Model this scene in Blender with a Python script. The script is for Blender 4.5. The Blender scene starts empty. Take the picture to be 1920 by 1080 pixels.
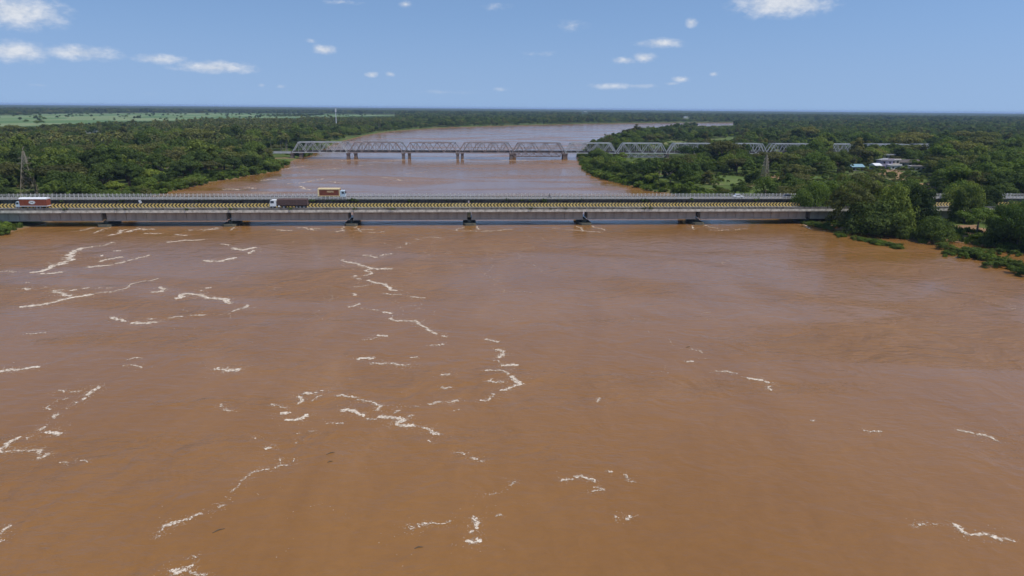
import bpy, bmesh, math, random
import numpy as np
from mathutils import Vector, Matrix

R_ = math.radians
rng = np.random.default_rng(7)
random.seed(7)
SC = bpy.context.scene
COL = SC.collection

# ------------------------------------------------------------------ camera, sky, sun, exposure
CAM_H = 38.9                       # drone height over the flood water, metres
FOCAL = 1281.0                     # focal length in pixels of the 1920 px wide photograph
PITCH = math.atan((540 - 202.5) / FOCAL)
ROLL = 17 / 1920
SUN_AZ = R_(118)                   # clockwise from +Y (view direction): behind the camera, to the right
SUN_EL = R_(61)
EXPOSURE = 0.0

fw = np.array([0, math.cos(PITCH), -math.sin(PITCH)])
up0 = np.array([0, math.sin(PITCH), math.cos(PITCH)])
rt0 = np.array([1.0, 0, 0])
RT = rt0 * math.cos(ROLL) + up0 * math.sin(ROLL)
UP = up0 * math.cos(ROLL) - rt0 * math.sin(ROLL)
CAMP = np.array([0, 0, CAM_H])

def px(x, y, z=0.0):
    """the point of the level plane z that the photograph shows at pixel x, y"""
    d = fw * FOCAL + RT * (x - 960) + UP * (540 - y)
    return CAMP + d * ((z - CAM_H) / d[2])

def proj(P):
    v = np.atleast_2d(np.asarray(P, float)) - CAMP
    zc = v @ fw
    return 960 + FOCAL * (v @ RT) / zc, 540 - FOCAL * (v @ UP) / zc, zc

cam_data = bpy.data.cameras.new('camera')
cam_data.sensor_width = 36.0
cam_data.lens = 36.0 * FOCAL / 1920
cam_data.clip_start = 0.5
cam_data.clip_end = 60000
cam = bpy.data.objects.new('camera', cam_data)
COL.objects.link(cam)
m = Matrix.Identity(4)
for i in range(3):
    m[i][0], m[i][1], m[i][2], m[i][3] = RT[i], UP[i], -fw[i], CAMP[i]
cam.matrix_world = m
SC.camera = cam

SC.view_settings.view_transform = 'Standard'
SC.view_settings.look = 'None'
SC.view_settings.gamma = 1.0
SC.view_settings.use_curve_mapping = False
SC.view_settings.exposure = EXPOSURE

SUN_DIR = Vector((math.sin(SUN_AZ) * math.cos(SUN_EL), math.cos(SUN_AZ) * math.cos(SUN_EL), math.sin(SUN_EL)))
sd_ = bpy.data.lights.new('sun', 'SUN')
sd_.energy = 3.5
sd_.angle = R_(0.53)
sd_.color = (1.0, 0.95, 0.87)
sun = bpy.data.objects.new('sun', sd_)
COL.objects.link(sun)
sun.rotation_euler = (-SUN_DIR).to_track_quat('-Z', 'Y').to_euler()

# ------------------------------------------------------------------ node helpers
class NT:
    def __init__(self, tree):
        self.t = tree; self.n = tree.nodes; self.l = tree.links
    def node(self, typ, **kw):
        nd = self.n.new(typ)
        for k, v in kw.items():
            if k.startswith('i_'):
                key = k[2:]
                key = int(key) if key.isdigit() else key.replace('_', ' ')
                self.set(nd.inputs[key], v)
            else:
                setattr(nd, k, v)
        return nd
    def set(self, sock, v):
        if isinstance(v, bpy.types.NodeSocket):
            self.l.new(v, sock)
        else:
            sock.default_value = v
    def math(self, op, a, b=None, c=None, clamp=False):
        nd = self.n.new('ShaderNodeMath'); nd.operation = op; nd.use_clamp = clamp
        self.set(nd.inputs[0], a)
        if b is not None: self.set(nd.inputs[1], b)
        if c is not None: self.set(nd.inputs[2], c)
        return nd.outputs[0]
    def noise(self, vec, scale, detail=3, rough=0.55, dist=0.0, dims='3D'):
        nd = self.n.new('ShaderNodeTexNoise'); nd.noise_dimensions = dims
        if vec is not None: self.set(nd.inputs['Vector'], vec)
        nd.inputs['Scale'].default_value = scale
        nd.inputs['Detail'].default_value = detail
        nd.inputs['Roughness'].default_value = rough
        nd.inputs['Distortion'].default_value = dist
        return nd.outputs['Fac']
    def ramp(self, fac, stops, interp='LINEAR'):
        nd = self.n.new('ShaderNodeValToRGB'); cr = nd.color_ramp; cr.interpolation = interp
        while len(cr.elements) < len(stops): cr.elements.new(0.5)
        for e, (p, c) in zip(cr.elements, stops):
            e.position = p
            e.color = (c, c, c, 1) if not hasattr(c, '__len__') else (*c, 1)
        self.set(nd.inputs[0], fac)
        return nd.outputs[0]
    def mix(self, fac, a, b, blend='MIX'):
        nd = self.n.new('ShaderNodeMix'); nd.data_type = 'RGBA'; nd.blend_type = blend
        self.set(nd.inputs[0], fac)
        for s, v in ((nd.inputs[6], a), (nd.inputs[7], b)):
            self.set(s, (*v, 1) if isinstance(v, tuple) and len(v) == 3 else v)
        return nd.outputs[2]
    def mapping(self, vec, loc=(0, 0, 0), rot=(0, 0, 0), scale=(1, 1, 1)):
        nd = self.n.new('ShaderNodeMapping')
        self.set(nd.inputs[0], vec)
        nd.inputs[1].default_value = loc; nd.inputs[2].default_value = rot; nd.inputs[3].default_value = scale
        return nd.outputs[0]
    def smooth(self, v, a, b):
        nd = self.n.new('ShaderNodeMapRange'); nd.interpolation_type = 'SMOOTHSTEP'
        self.set(nd.inputs[0], v)
        nd.inputs[1].default_value = a; nd.inputs[2].default_value = b
        return nd.outputs[0]

# ------------------------------------------------------------------ world
world = bpy.data.worlds.new('World'); SC.world = world; world.use_nodes = True
W = NT(world.node_tree)
for n_ in list(W.n): W.n.remove(n_)
w_out = W.node('ShaderNodeOutputWorld')
sky = W.node('ShaderNodeTexSky', sky_type='NISHITA', sun_disc=False, sun_elevation=SUN_EL, sun_rotation=SUN_AZ,
             altitude=60.0, air_density=1.0, dust_density=0.35, ozone_density=3.0)
SKY_STRENGTH = 0.148; SKY_LIFT = 0.22
tc = W.node('ShaderNodeTexCoord')
sep = W.node('ShaderNodeSeparateXYZ'); W.l.new(tc.outputs['Generated'], sep.inputs[0])
az = W.math('ARCTAN2', sep.outputs[0], sep.outputs[1])
el = W.math('ARCSINE', sep.outputs[2])
ae = W.node('ShaderNodeCombineXYZ'); W.set(ae.inputs[0], az); W.set(ae.inputs[1], el)
AE = ae.outputs[0]
# fair-weather cumulus: px centre, half width, half height, strength
CLOUDS = [(24, 22, 74, 27, 1.0), (85, 34, 40, 8, .6), (28, 97, 52, 17, .95), (150, 99, 60, 13, .85), (300, 111, 40, 9, .85), (405, 126, 70, 11, .95),
          (608, 93, 22, 10, .95), (697, 140, 13, 6, .9), (732, 139, 10, 5, .75), (1470, 6, 84, 24, 1.1), (1240, 81, 44, 9, .9),
          (1207, 108, 22, 10, .85), (1172, 113, 26, 7, .75), (1297, 43, 12, 9, .8), (1145, 162, 40, 7, .85), (1200, 161, 44, 5, .65),
          (1276, 149, 17, 6, .8), (1258, 157, 16, 4, .7), (1339, 139, 9, 5, .7), (938, 168, 16, 5, .7), (835, 173, 60, 5, .5),
          (761, 8, 13, 7, .7), (1072, 48, 36, 11, .5), (490, 160, 7, 4, .7), (528, 162, 9, 4, .6), (585, 76, 12, 5, .6), (1020, 100, 40, 6, .35),
          (640, 4, 40, 5, .5), (75, 160, 16, 3, .5), (280, 176, 26, 4, .45), (460, 174, 26, 4, .45), (930, 12, 34, 8, .4)]
wn = W.noise(W.mapping(AE, scale=(46, 78, 1)), 1.0, 5, 0.62)
wn2 = W.noise(W.mapping(AE, scale=(150, 240, 1)), 1.0, 3, 0.6)
wob = W.math('ADD', W.math('MULTIPLY', W.math('SUBTRACT', wn, 0.5), 2.3), W.math('MULTIPLY', W.math('SUBTRACT', wn2, 0.5), 0.6))
best = None; topness = None
for (cx, cy, hw, hh, st) in CLOUDS:
    d = fw * FOCAL + RT * (cx - 960) + UP * (540 - cy); d /= np.linalg.norm(d)
    a_, e_ = math.atan2(d[0], d[1]), math.asin(d[2])
    mv = W.mapping(AE, loc=(-a_ * FOCAL / hw, -e_ * FOCAL / hh, 0), scale=(FOCAL / hw, FOCAL / hh, 1))
    ln = W.node('ShaderNodeVectorMath', operation='LENGTH'); W.l.new(mv, ln.inputs[0])
    v = W.math('MULTIPLY', W.math('SUBTRACT', 1.28, ln.outputs['Value']), st)
    best = v if best is None else W.math('MAXIMUM', best, v)
# the same kind of small scattered cumulus over the rest of the sky, on a level sheet seen in perspective
den = W.math('MAXIMUM', sep.outputs[2], 0.06)
pl = W.node('ShaderNodeCombineXYZ')
W.set(pl.inputs[0], W.math('DIVIDE', sep.outputs[0], den)); W.set(pl.inputs[1], W.math('DIVIDE', sep.outputs[1], den))
gn = W.noise(W.mapping(pl.outputs[0], loc=(3.1, 8.4, 0)), 1.15, 5, 0.58)
gmask = W.math('MAXIMUM', W.smooth(el, R_(11), R_(15)), W.smooth(W.math('ABSOLUTE', az), R_(39), R_(44)))
gv = W.math('MULTIPLY', W.smooth(gn, 0.60, 0.74), gmask)
cm = W.smooth(W.math('ADD', best, W.math('MULTIPLY', wob, 0.50)), 0.12, 1.25)
cm = W.math('MULTIPLY', cm, W.smooth(best, -0.05, 0.25))
cm = W.math('MAXIMUM', cm, gv)
cm = W.math('MULTIPLY', cm, W.smooth(el, R_(0.3), R_(2.5)))
shade = W.ramp(W.math('ADD', W.math('MULTIPLY', wn, 0.75), W.math('MULTIPLY', wn2, 0.25)), [(0.32, (0.55, 0.61, 0.71)), (0.60, (0.84, 0.85, 0.87))])
# the clear blue of a rain-washed sky reaches low: read the sky model a little above the true direction
zv = W.math('MULTIPLY_ADD', sep.outputs[2], 0.80, SKY_LIFT)
sv = W.node('ShaderNodeCombineXYZ'); W.set(sv.inputs[0], sep.outputs[0]); W.set(sv.inputs[1], sep.outputs[1]); W.set(sv.inputs[2], zv)
nv = W.node('ShaderNodeVectorMath', operation='NORMALIZE'); W.l.new(sv.outputs[0], nv.inputs[0]); W.l.new(nv.outputs[0], sky.inputs[0])
sc_ = W.node('ShaderNodeVectorMath', operation='SCALE'); W.l.new(sky.outputs[0], sc_.inputs[0]); sc_.inputs['Scale'].default_value = SKY_STRENGTH
hsv = W.node('ShaderNodeHueSaturation'); hsv.inputs['Saturation'].default_value = 1.02; W.l.new(sc_.outputs[0], hsv.inputs['Color'])
SKYCOL = W.mix(W.math('MULTIPLY', W.math('SUBTRACT', 1.0, W.smooth(el, R_(0.0), R_(8.0))), 0.45), hsv.outputs[0], (0.315, 0.425, 0.63))
wc = W.mix(W.math('MULTIPLY', cm, 0.80), SKYCOL, shade)
bg = W.node('ShaderNodeBackground'); W.l.new(wc, bg.inputs[0]); bg.inputs[1].default_value = 1.0
W.l.new(bg.outputs[0], w_out.inputs[0])
world.cycles.sampling_method = 'MANUAL'
world.cycles.sample_map_resolution = 256

# ------------------------------------------------------------------ materials
MATS = {}
def new_mat(name):
    mt = bpy.data.materials.new(name); mt.use_nodes = True
    t = NT(mt.node_tree)
    for n_ in list(t.n): t.n.remove(n_)
    out = t.node('ShaderNodeOutputMaterial')
    b = t.node('ShaderNodeBsdfPrincipled'); t.l.new(b.outputs[0], out.inputs[0])
    MATS[name] = mt
    return mt, t, b, out

def simple(name, col, rough=0.7, metal=0.0, var=0.25, scale=1.5, stain=None, stain_amt=0.5, stain_scale=(0.5, 0.5, 0.12), spec=0.3):
    """painted or raw surface with blotches and, where asked, streaky stains that run down it"""
    mt, t, b, out = new_mat(name)
    co = t.node('ShaderNodeTexCoord').outputs['Object']
    n1 = t.noise(co, scale, 4, 0.6)
    dark = tuple(c * (1 - var) for c in col); lite = tuple(min(1, c * (1 + var)) for c in col)
    c = t.ramp(n1, [(0.3, dark), (0.7, lite)])
    if stain:
        n2 = t.noise(t.mapping(co, scale=stain_scale), 1.6, 5, 0.65)
        c = t.mix(t.math('MULTIPLY', t.smooth(n2, 0.46, 0.68), stain_amt), c, stain)
    t.set(b.inputs['Base Color'], c)
    b.inputs['Roughness'].default_value = rough
    b.inputs['Metallic'].default_value = metal
    b.inputs['Specular IOR Level'].default_value = spec
    return mt

simple('concrete_fascia', (0.58, 0.54, 0.46), 0.85, stain=(0.16, 0.14, 0.11), stain_amt=0.6, stain_scale=(0.5, 0.5, 0.25))
simple('concrete_parapet', (0.155, 0.145, 0.13), 0.85, stain=(0.05, 0.045, 0.045), stain_amt=0.8, stain_scale=(0.35, 0.35, 0.6))
simple('concrete_girder', (0.44, 0.385, 0.31), 0.85, var=0.15, scale=0.25, stain=(0.20, 0.175, 0.14), stain_amt=0.45, stain_scale=(0.35, 0.35, 0.05))
simple('concrete_old', (0.20, 0.18, 0.16), 0.9, stain=(0.035, 0.033, 0.03), stain_amt=0.85, stain_scale=(0.9, 0.9, 0.06))
simple('concrete_slab_old', (0.075, 0.072, 0.062), 0.9, stain=(0.02, 0.022, 0.015), stain_amt=0.8, stain_scale=(0.4, 0.4, 0.4))
simple('concrete_pier', (0.13, 0.125, 0.095), 0.9, stain=(0.04, 0.05, 0.025), stain_amt=0.8)
simple('railing_white', (0.56, 0.54, 0.50), 0.8, stain=(0.25, 0.24, 0.22), stain_amt=0.5, stain_scale=(1, 1, 1))
simple('asphalt', (0.19, 0.175, 0.155), 0.9, var=0.2, scale=0.4)
simple('steel_grey', (0.30, 0.30, 0.30), 0.6, stain=(0.24, 0.16, 0.12), stain_amt=0.5, stain_scale=(0.15, 0.15, 0.15), scale=0.2)
simple('steel_rust', (0.30, 0.25, 0.24), 0.7, stain=(0.20, 0.11, 0.07), stain_amt=0.6, stain_scale=(0.1, 0.1, 0.2), scale=0.2)
simple('steel_silver', (0.44, 0.45, 0.45), 0.55, stain=(0.35, 0.30, 0.26), stain_amt=0.4, stain_scale=(0.15, 0.15, 0.15), scale=0.2)
simple('rail_deck', (0.075, 0.068, 0.065), 0.9)
simple('brick_pier', (0.20, 0.155, 0.13), 0.9, stain=(0.10, 0.07, 0.06), stain_amt=0.6, stain_scale=(0.3, 0.3, 0.3))
simple('pylon_steel', (0.27, 0.24, 0.175), 0.6, stain=(0.24, 0.18, 0.10), stain_amt=0.5)
simple('mast_white', (0.62, 0.62, 0.64), 0.6)
simple('paint_white', (0.72, 0.72, 0.71), 0.45, var=0.06, spec=0.5)
simple('paint_bluewhite', (0.50, 0.60, 0.66), 0.4, var=0.08, spec=0.5)
simple('paint_redbrown', (0.23, 0.055, 0.025), 0.55, var=0.15, spec=0.4)
simple('paint_maroon', (0.185, 0.052, 0.028), 0.55, var=0.2, spec=0.4)
simple('paint_cream', (0.80, 0.62, 0.33), 0.5, var=0.08)
simple('paint_darkbrown', (0.105, 0.064, 0.056), 0.7, var=0.25, stain=(0.09, 0.06, 0.05), stain_amt=0.4)
simple('paint_black', (0.02, 0.02, 0.022), 0.5)
simple('paint_darkblue', (0.03, 0.035, 0.05), 0.35, spec=0.5)
simple('glass_dark', (0.03, 0.04, 0.05), 0.08, var=0.05, spec=0.6)
simple('rubber', (0.02, 0.02, 0.02), 0.85)
simple('metal_dull', (0.30, 0.30, 0.31), 0.45, 0.6)
simple('cloth_white', (0.70, 0.69, 0.68), 0.9)
simple('cloth_purple', (0.16, 0.10, 0.20), 0.9)
simple('cloth_dark', (0.03, 0.028, 0.032), 0.9)
simple('lamp_glass', (0.75, 0.73, 0.66), 0.2)
simple('lamp_red', (0.4, 0.02, 0.02), 0.3)
simple('wall_pink', (0.66, 0.56, 0.50), 0.9, var=0.1, stain=(0.4, 0.34, 0.3), stain_amt=0.4)
simple('wall_white', (0.72, 0.71, 0.68), 0.9, var=0.08, stain=(0.45, 0.43, 0.4), stain_amt=0.3)
simple('wall_lilac', (0.34, 0.31, 0.40), 0.9, var=0.1, stain=(0.2, 0.18, 0.2), stain_amt=0.4)
simple('wall_grey', (0.27, 0.26, 0.25), 0.9, stain=(0.12, 0.11, 0.1), stain_amt=0.5)
simple('roof_blue', (0.10, 0.26, 0.55), 0.6, var=0.1)
simple('roof_teal', (0.20, 0.33, 0.38), 0.6, var=0.15)
simple('roof_white', (0.70, 0.70, 0.71), 0.6, var=0.06)
simple('roof_dark', (0.10, 0.085, 0.08), 0.85)
simple('roof_grey', (0.36, 0.35, 0.34), 0.85)
simple('window_dark', (0.03, 0.03, 0.035), 0.3)
simple('bark', (0.11, 0.08, 0.055), 0.95)
simple('bark_pale', (0.22, 0.19, 0.15), 0.95)

# chevron-painted crash barrier (arrow heads pointing to the left end of the bridge)
mt, t, b, out = new_mat('barrier_chevron')
co = t.node('ShaderNodeTexCoord').outputs['Object']
sp = t.node('ShaderNodeSeparateXYZ'); t.l.new(co, sp.inputs[0])
fold = t.math('ABSOLUTE', t.math('SUBTRACT', sp.outputs[2], 5.98))
u = t.math('SUBTRACT', t.math('DIVIDE', sp.outputs[0], 1.16), t.math('MULTIPLY', fold, 0.85))
fr = t.math('FRACT', u)
band = t.math('MULTIPLY', t.smooth(fr, 0.0, 0.06), t.math('SUBTRACT', 1.0, t.smooth(fr, 0.50, 0.56)))
wear = t.noise(co, 0.7, 5, 0.7)
yel = t.ramp(wear, [(0.3, (0.50, 0.33, 0.07)), (0.65, (0.72, 0.53, 0.17))])
blk = t.ramp(wear, [(0.3, (0.016, 0.013, 0.010)), (0.8, (0.06, 0.048, 0.03))])
fade = t.smooth(t.noise(t.mapping(co, scale=(0.35, 1, 1.2)), 0.5, 5, 0.7), 0.50, 0.72)
t.set(b.inputs['Base Color'], t.mix(t.math('MULTIPLY', fade, 0.6), t.mix(band, blk, yel), (0.30, 0.26, 0.19))); b.inputs['Roughness'].default_value = 0.75

# foliage: each plant has its own tint, leaves vary a little
def foliage(name, c0, c1, trans=0.42):
    mt, t, b, out = new_mat(name)
    t.n.remove(b)
    oi = t.node('ShaderNodeObjectInfo')
    geo = t.node('ShaderNodeNewGeometry')
    col = t.ramp(oi.outputs['Random'], [(0.0, tuple(a * 0.85 for a in c0)), (0.35, tuple((a * 1.1 + b_ * 0.9) / 2 for a, b_ in zip(c0, c1))), (0.75, tuple(b_ * k_ for b_, k_ in zip(c1, (0.92, 1.06, 0.85)))), (1.0, tuple(b_ * k_ for b_, k_ in zip(c1, (1.28, 1.22, 1.0))))])
    isl = t.ramp(geo.outputs['Random Per Island'], [(0.0, (0.66, 0.68, 0.66)), (1.0, (1.28, 1.26, 1.2))])
    col = t.mix(1.0, col, isl, 'MULTIPLY')
    df = t.node('ShaderNodeBsdfDiffuse'); t.set(df.inputs[0], col)
    tr = t.node('ShaderNodeBsdfTranslucent'); t.set(tr.inputs[0], t.mix(1.0, col, (1.15, 1.2, 0.6), 'MULTIPLY'))
    mx = t.node('ShaderNodeMixShader'); mx.inputs[0].default_value = trans
    t.l.new(df.outputs[0], mx.inputs[1]); t.l.new(tr.outputs[0], mx.inputs[2])
    t.l.new(mx.outputs[0], out.inputs[0])
    return mt
foliage('leaf_dark', (0.048, 0.073, 0.029), (0.095, 0.124, 0.046))
foliage('leaf_mid', (0.076, 0.117, 0.036), (0.144, 0.177, 0.054))
foliage('leaf_olive', (0.105, 0.110, 0.046), (0.174, 0.167, 0.070))
foliage('leaf_bright', (0.112, 0.168, 0.035), (0.184, 0.224, 0.055))
foliage('leaf_palm', (0.103, 0.121, 0.049), (0.184, 0.177, 0.084))
foliage('leaf_brownish', (0.085, 0.100, 0.046), (0.110, 0.122, 0.056))

# ------------------------------------------------------------------ mesh helpers
class MB:
    def __init__(self): self.v = []; self.f = []
    def box(self, x0, x1, y0, y1, z0, z1):
        k = len(self.v)
        self.v += [(x0, y0, z0), (x1, y0, z0), (x1, y1, z0), (x0, y1, z0), (x0, y0, z1), (x1, y0, z1), (x1, y1, z1), (x0, y1, z1)]
        self.f += [(k, k + 3, k + 2, k + 1), (k + 4, k + 5, k + 6, k + 7), (k, k + 1, k + 5, k + 4), (k + 1, k + 2, k + 6, k + 5), (k + 2, k + 3, k + 7, k + 6), (k + 3, k, k + 4, k + 7)]
        return self
    def bar(self, p, q, w, h=None):
        h = h or w
        p = Vector(p); q = Vector(q); d = (q - p).normalized()
        ref = Vector((0, 1, 0)) if abs(d.y) < 0.9 else Vector((1, 0, 0))
        a = d.cross(ref).normalized() * (h / 2); b_ = d.cross(a).normalized() * (w / 2)
        k = len(self.v)
        for c in (p, q):
            self.v += [tuple(c - a - b_), tuple(c + a - b_), tuple(c + a + b_), tuple(c - a + b_)]
        self.f += [(k, k + 1, k + 2, k + 3), (k + 7, k + 6, k + 5, k + 4)] + [(k + i, k + 4 + i, k + 4 + (i + 1) % 4, k + (i + 1) % 4) for i in range(4)]
        return self
    def tube(self, pts, rad, n=8, cap=True):
        k = len(self.v)
        pts = [Vector(p) for p in pts]
        for i, p in enumerate(pts):
            d = (pts[min(i + 1, len(pts) - 1)] - pts[max(i - 1, 0)]).normalized()
            ref = Vector((1, 0, 0)) if abs(d.x) < 0.9 else Vector((0, 1, 0))
            a = d.cross(ref).normalized(); b_ = d.cross(a).normalized()
            for j in range(n):
                an = 2 * math.pi * j / n
                self.v.append(tuple(p + (a * math.cos(an) + b_ * math.sin(an)) * rad[i]))
        for i in range(len(pts) - 1):
            for j in range(n):
                self.f.append((k + i * n + j, k + i * n + (j + 1) % n, k + (i + 1) * n + (j + 1) % n, k + (i + 1) * n + j))
        if cap:
            self.f.append(tuple(k + j for j in reversed(range(n))))
            self.f.append(tuple(k + (len(pts) - 1) * n + j for j in range(n)))
        return self
    def prism(self, poly, y0, y1, axis='y'):
        """poly in x,z pushed along y (axis y) or poly in x,y pushed along z"""
        k = len(self.v); n = len(poly)
        for yy in (y0, y1):
            for (a, b_) in poly:
                self.v.append((a, yy, b_) if axis == 'y' else (a, b_, yy))
        self.f.append(tuple(range(k, k + n))); self.f.append(tuple(reversed(range(k + n, k + 2 * n))))
        for i in range(n):
            self.f.append((k + i, k + n + i, k + n + (i + 1) % n, k + (i + 1) % n))
        return self
    def mesh(self, name, mat=None, smooth=False):
        me = bpy.data.meshes.new(name); me.from_pydata(self.v, [], self.f)
        if mat: me.materials.append(MATS[mat])
        if smooth: me.polygons.foreach_set('use_smooth', [True] * len(me.polygons))
        bm = bmesh.new(); bm.from_mesh(me); bmesh.ops.recalc_face_normals(bm, faces=bm.faces); bm.to_mesh(me); bm.free()
        me.update()
        return me
    def build(self, name, mat, parent=None, bevel=0.0, smooth=False):
        o = link(name, self.mesh(name, mat, smooth), parent)
        if bevel:
            md = o.modifiers.new('bevel', 'BEVEL'); md.width = bevel; md.segments = 2; md.limit_method = 'ANGLE'
        return o

def link(name, me, parent=None, loc=None):
    o = bpy.data.objects.new(name, me); COL.objects.link(o)
    if parent is not None: o.parent = parent
    if loc is not None: o.location = loc
    return o

def tag(o, label=None, cat=None, group=None, kind=None):
    if label: o['label'] = label
    if cat: o['category'] = cat
    if group: o['group'] = group
    if kind: o['kind'] = kind
    return o

def empty(name, loc, rz=0.0, parent=None):
    o = bpy.data.objects.new(name, None); COL.objects.link(o)
    o.location = loc; o.rotation_euler = (0, 0, rz); o.empty_display_size = 0.5
    if parent: o.parent = parent
    return o

def mesh_np(name, V, F, mat, smooth=False):
    """fast mesh from arrays: F is (n,3) or (n,4)"""
    me = bpy.data.meshes.new(name)
    V = np.ascontiguousarray(V, np.float32); F = np.ascontiguousarray(F, np.int32)
    n, k = F.shape
    me.vertices.add(len(V)); me.vertices.foreach_set('co', V.ravel())
    me.loops.add(n * k); me.loops.foreach_set('vertex_index', F.ravel())
    me.polygons.add(n); me.polygons.foreach_set('loop_start', np.arange(0, n * k, k, dtype=np.int32))
    if smooth: me.polygons.foreach_set('use_smooth', np.ones(n, bool))
    if mat: me.materials.append(MATS[mat])
    me.update(calc_edges=True); me.validate()
    return me

# smooth 2-D value noise for numpy
_tab = rng.random((256, 256))
def vnoise(x, y):
    xi = np.floor(x).astype(int); yi = np.floor(y).astype(int)
    fx = x - xi; fy = y - yi
    fx = fx * fx * (3 - 2 * fx); fy = fy * fy * (3 - 2 * fy)
    a = _tab[xi & 255, yi & 255]; b_ = _tab[(xi + 1) & 255, yi & 255]; c = _tab[xi & 255, (yi + 1) & 255]; d = _tab[(xi + 1) & 255, (yi + 1) & 255]
    return (a * (1 - fx) + b_ * fx) * (1 - fy) + (c * (1 - fx) + d * fx) * fy
def fbm(x, y, o=4):
    s = 0; am = 0.5
    for i in range(o):
        s = s + am * vnoise(x * 2 ** i + 17.3 * i, y * 2 ** i + 5.1 * i); am *= 0.5
    return s

# ------------------------------------------------------------------ river outline (waterline of the flood)
LEFT_BANK = [(-260, -3000), (-200, -600), (-172, -100), (-163, 100), (-160, 190)] + [tuple(px(*q)[:2]) for q in
             [(22, 434), (310, 363), (400, 342), (470, 330), (520, 321), (545, 304), (566, 297), (600, 283), (640, 266), (690, 253), (740, 246), (800, 241.5), (860, 238.5), (980, 235), (1100, 232.3), (1200, 231), (1280, 230.2), (1400, 230), (1600, 231)]]
RIGHT_BANK = [tuple(px(*q)[:2]) for q in
              [(1600, 235), (1450, 234.5), (1372, 235), (1310, 238), (1250, 244), (1200, 253), (1140, 265), (1100, 280), (1082, 292), (1088, 306), (1092, 318), (1120, 332), (1165, 345), (1212, 357), (1330, 378), (1420, 395),
               (1500, 411), (1560, 424), (1600, 434), (1640, 441), (1690, 446), (1730, 458), (1770, 452), (1850, 462), (1920, 478)]] + [(165, 150), (185, 60), (205, -100), (240, -600), (300, -3000)]
RIVER = np.array(LEFT_BANK + RIGHT_BANK)

def seg_dist(P, poly, closed=True):
    d = np.full(len(P), 1e18)
    n = len(poly)
    for i in range(n if closed else n - 1):
        a = poly[i]; b_ = poly[(i + 1) % n]
        ab = b_ - a; L = ab @ ab + 1e-9
        tt = np.clip(((P - a) @ ab) / L, 0, 1)
        q = a + tt[:, None] * ab
        d = np.minimum(d, ((P - q) ** 2).sum(1))
    return np.sqrt(d)
def inside(P, poly):
    x, y = P[:, 0], P[:, 1]; c = np.zeros(len(P), bool); n = len(poly); j = n - 1
    for i in range(n):
        xi, yi = poly[i]; xj, yj = poly[j]
        cond = ((yi > y) != (yj > y)) & (x < (xj - xi) * (y - yi) / (yj - yi + 1e-12) + xi)
        c ^= cond; j = i
    return c
def river_sd(P):
    """distance to the waterline, positive on land"""
    d = seg_dist(P, RIVER); ins = inside(P, RIVER)
    wob = (fbm(P[:, 0] / 9, P[:, 1] / 9, 3) - 0.45) * 5
    return np.where(ins, -d, d) + wob
def ground_z(P, sd=None):
    sd = river_sd(P) if sd is None else sd
    return np.clip(sd * 0.14, -1.8, 1.5) + np.clip((sd - 6) / 20, 0, 1) * (fbm(P[:, 0] / 40, P[:, 1] / 40, 3) - 0.45) * 1.2

# ------------------------------------------------------------------ ground sheet
mt, t, b, out = new_mat('ground_soil_grass')
geo = t.node('ShaderNodeNewGeometry'); pos = geo.outputs['Position']
spz = t.node('ShaderNodeSeparateXYZ'); t.l.new(pos, spz.inputs[0])
n1 = t.noise(pos, 0.03, 5, 0.6); n2 = t.noise(pos, 0.35, 4, 0.65)
grass = t.ramp(n2, [(0.3, (0.06, 0.092, 0.022)), (0.7, (0.12, 0.155, 0.04))])
earth = t.ramp(n2, [(0.3, (0.16, 0.105, 0.055)), (0.7, (0.26, 0.175, 0.095))])
c = t.mix(t.smooth(n1, 0.56, 0.66), grass, earth)
mud = (0.22, 0.125, 0.068)
c = t.mix(t.math('SUBTRACT', 1.0, t.smooth(t.math('ADD', spz.outputs[2], t.math('MULTIPLY', n2, 0.5)), 0.2, 0.8)), c, mud)
t.set(b.inputs['Base Color'], c); b.inputs['Roughness'].default_value = 0.95; b.inputs['Specular IOR Level'].default_value = 0.1

th_f = np.linspace(R_(-46), R_(46), 400)
th_b = np.linspace(R_(46), R_(314), 60)[1:-1]
TH = np.concatenate([th_f, th_b])
rr = [20.0]
while rr[-1] < 20000:
    r0 = rr[-1]; rr.append(r0 + max(2.2, min(r0 * 0.0105, r0 * r0 * 0.000012 + 1.0) if r0 < 900 else r0 * 0.02))
RRv = np.array(rr)
nt_, nr_ = len(TH), len(RRv)
GX = np.sin(TH)[None, :] * RRv[:, None]; GY = np.cos(TH)[None, :] * RRv[:, None]
P = np.stack([GX.ravel(), GY.ravel()], 1)
Z = ground_z(P)
V = np.concatenate([np.column_stack([P, Z]), [[0, 0, -1.8]]])
ii, jj = np.meshgrid(np.arange(nr_ - 1), np.arange(nt_), indexing='ij')
j2 = (jj + 1) % nt_
F = np.stack([ii * nt_ + jj, (ii + 1) * nt_ + jj, (ii + 1) * nt_ + j2, ii * nt_ + j2], -1).reshape(-1, 4)[:, ::-1]
me = mesh_np('ground', V, F, 'ground_soil_grass', True)
bm = bmesh.new(); bm.from_mesh(me); bm.verts.ensure_lookup_table()
cv = bm.verts[len(V) - 1]
for j in range(nt_): bm.faces.new((cv, bm.verts[(j + 1) % nt_], bm.verts[j]))
bmesh.ops.recalc_face_normals(bm, faces=bm.faces)
bm.to_mesh(me); bm.free()
tag(link('ground', me), 'green and brown river plain reaching to the horizon', kind='structure')

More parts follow.
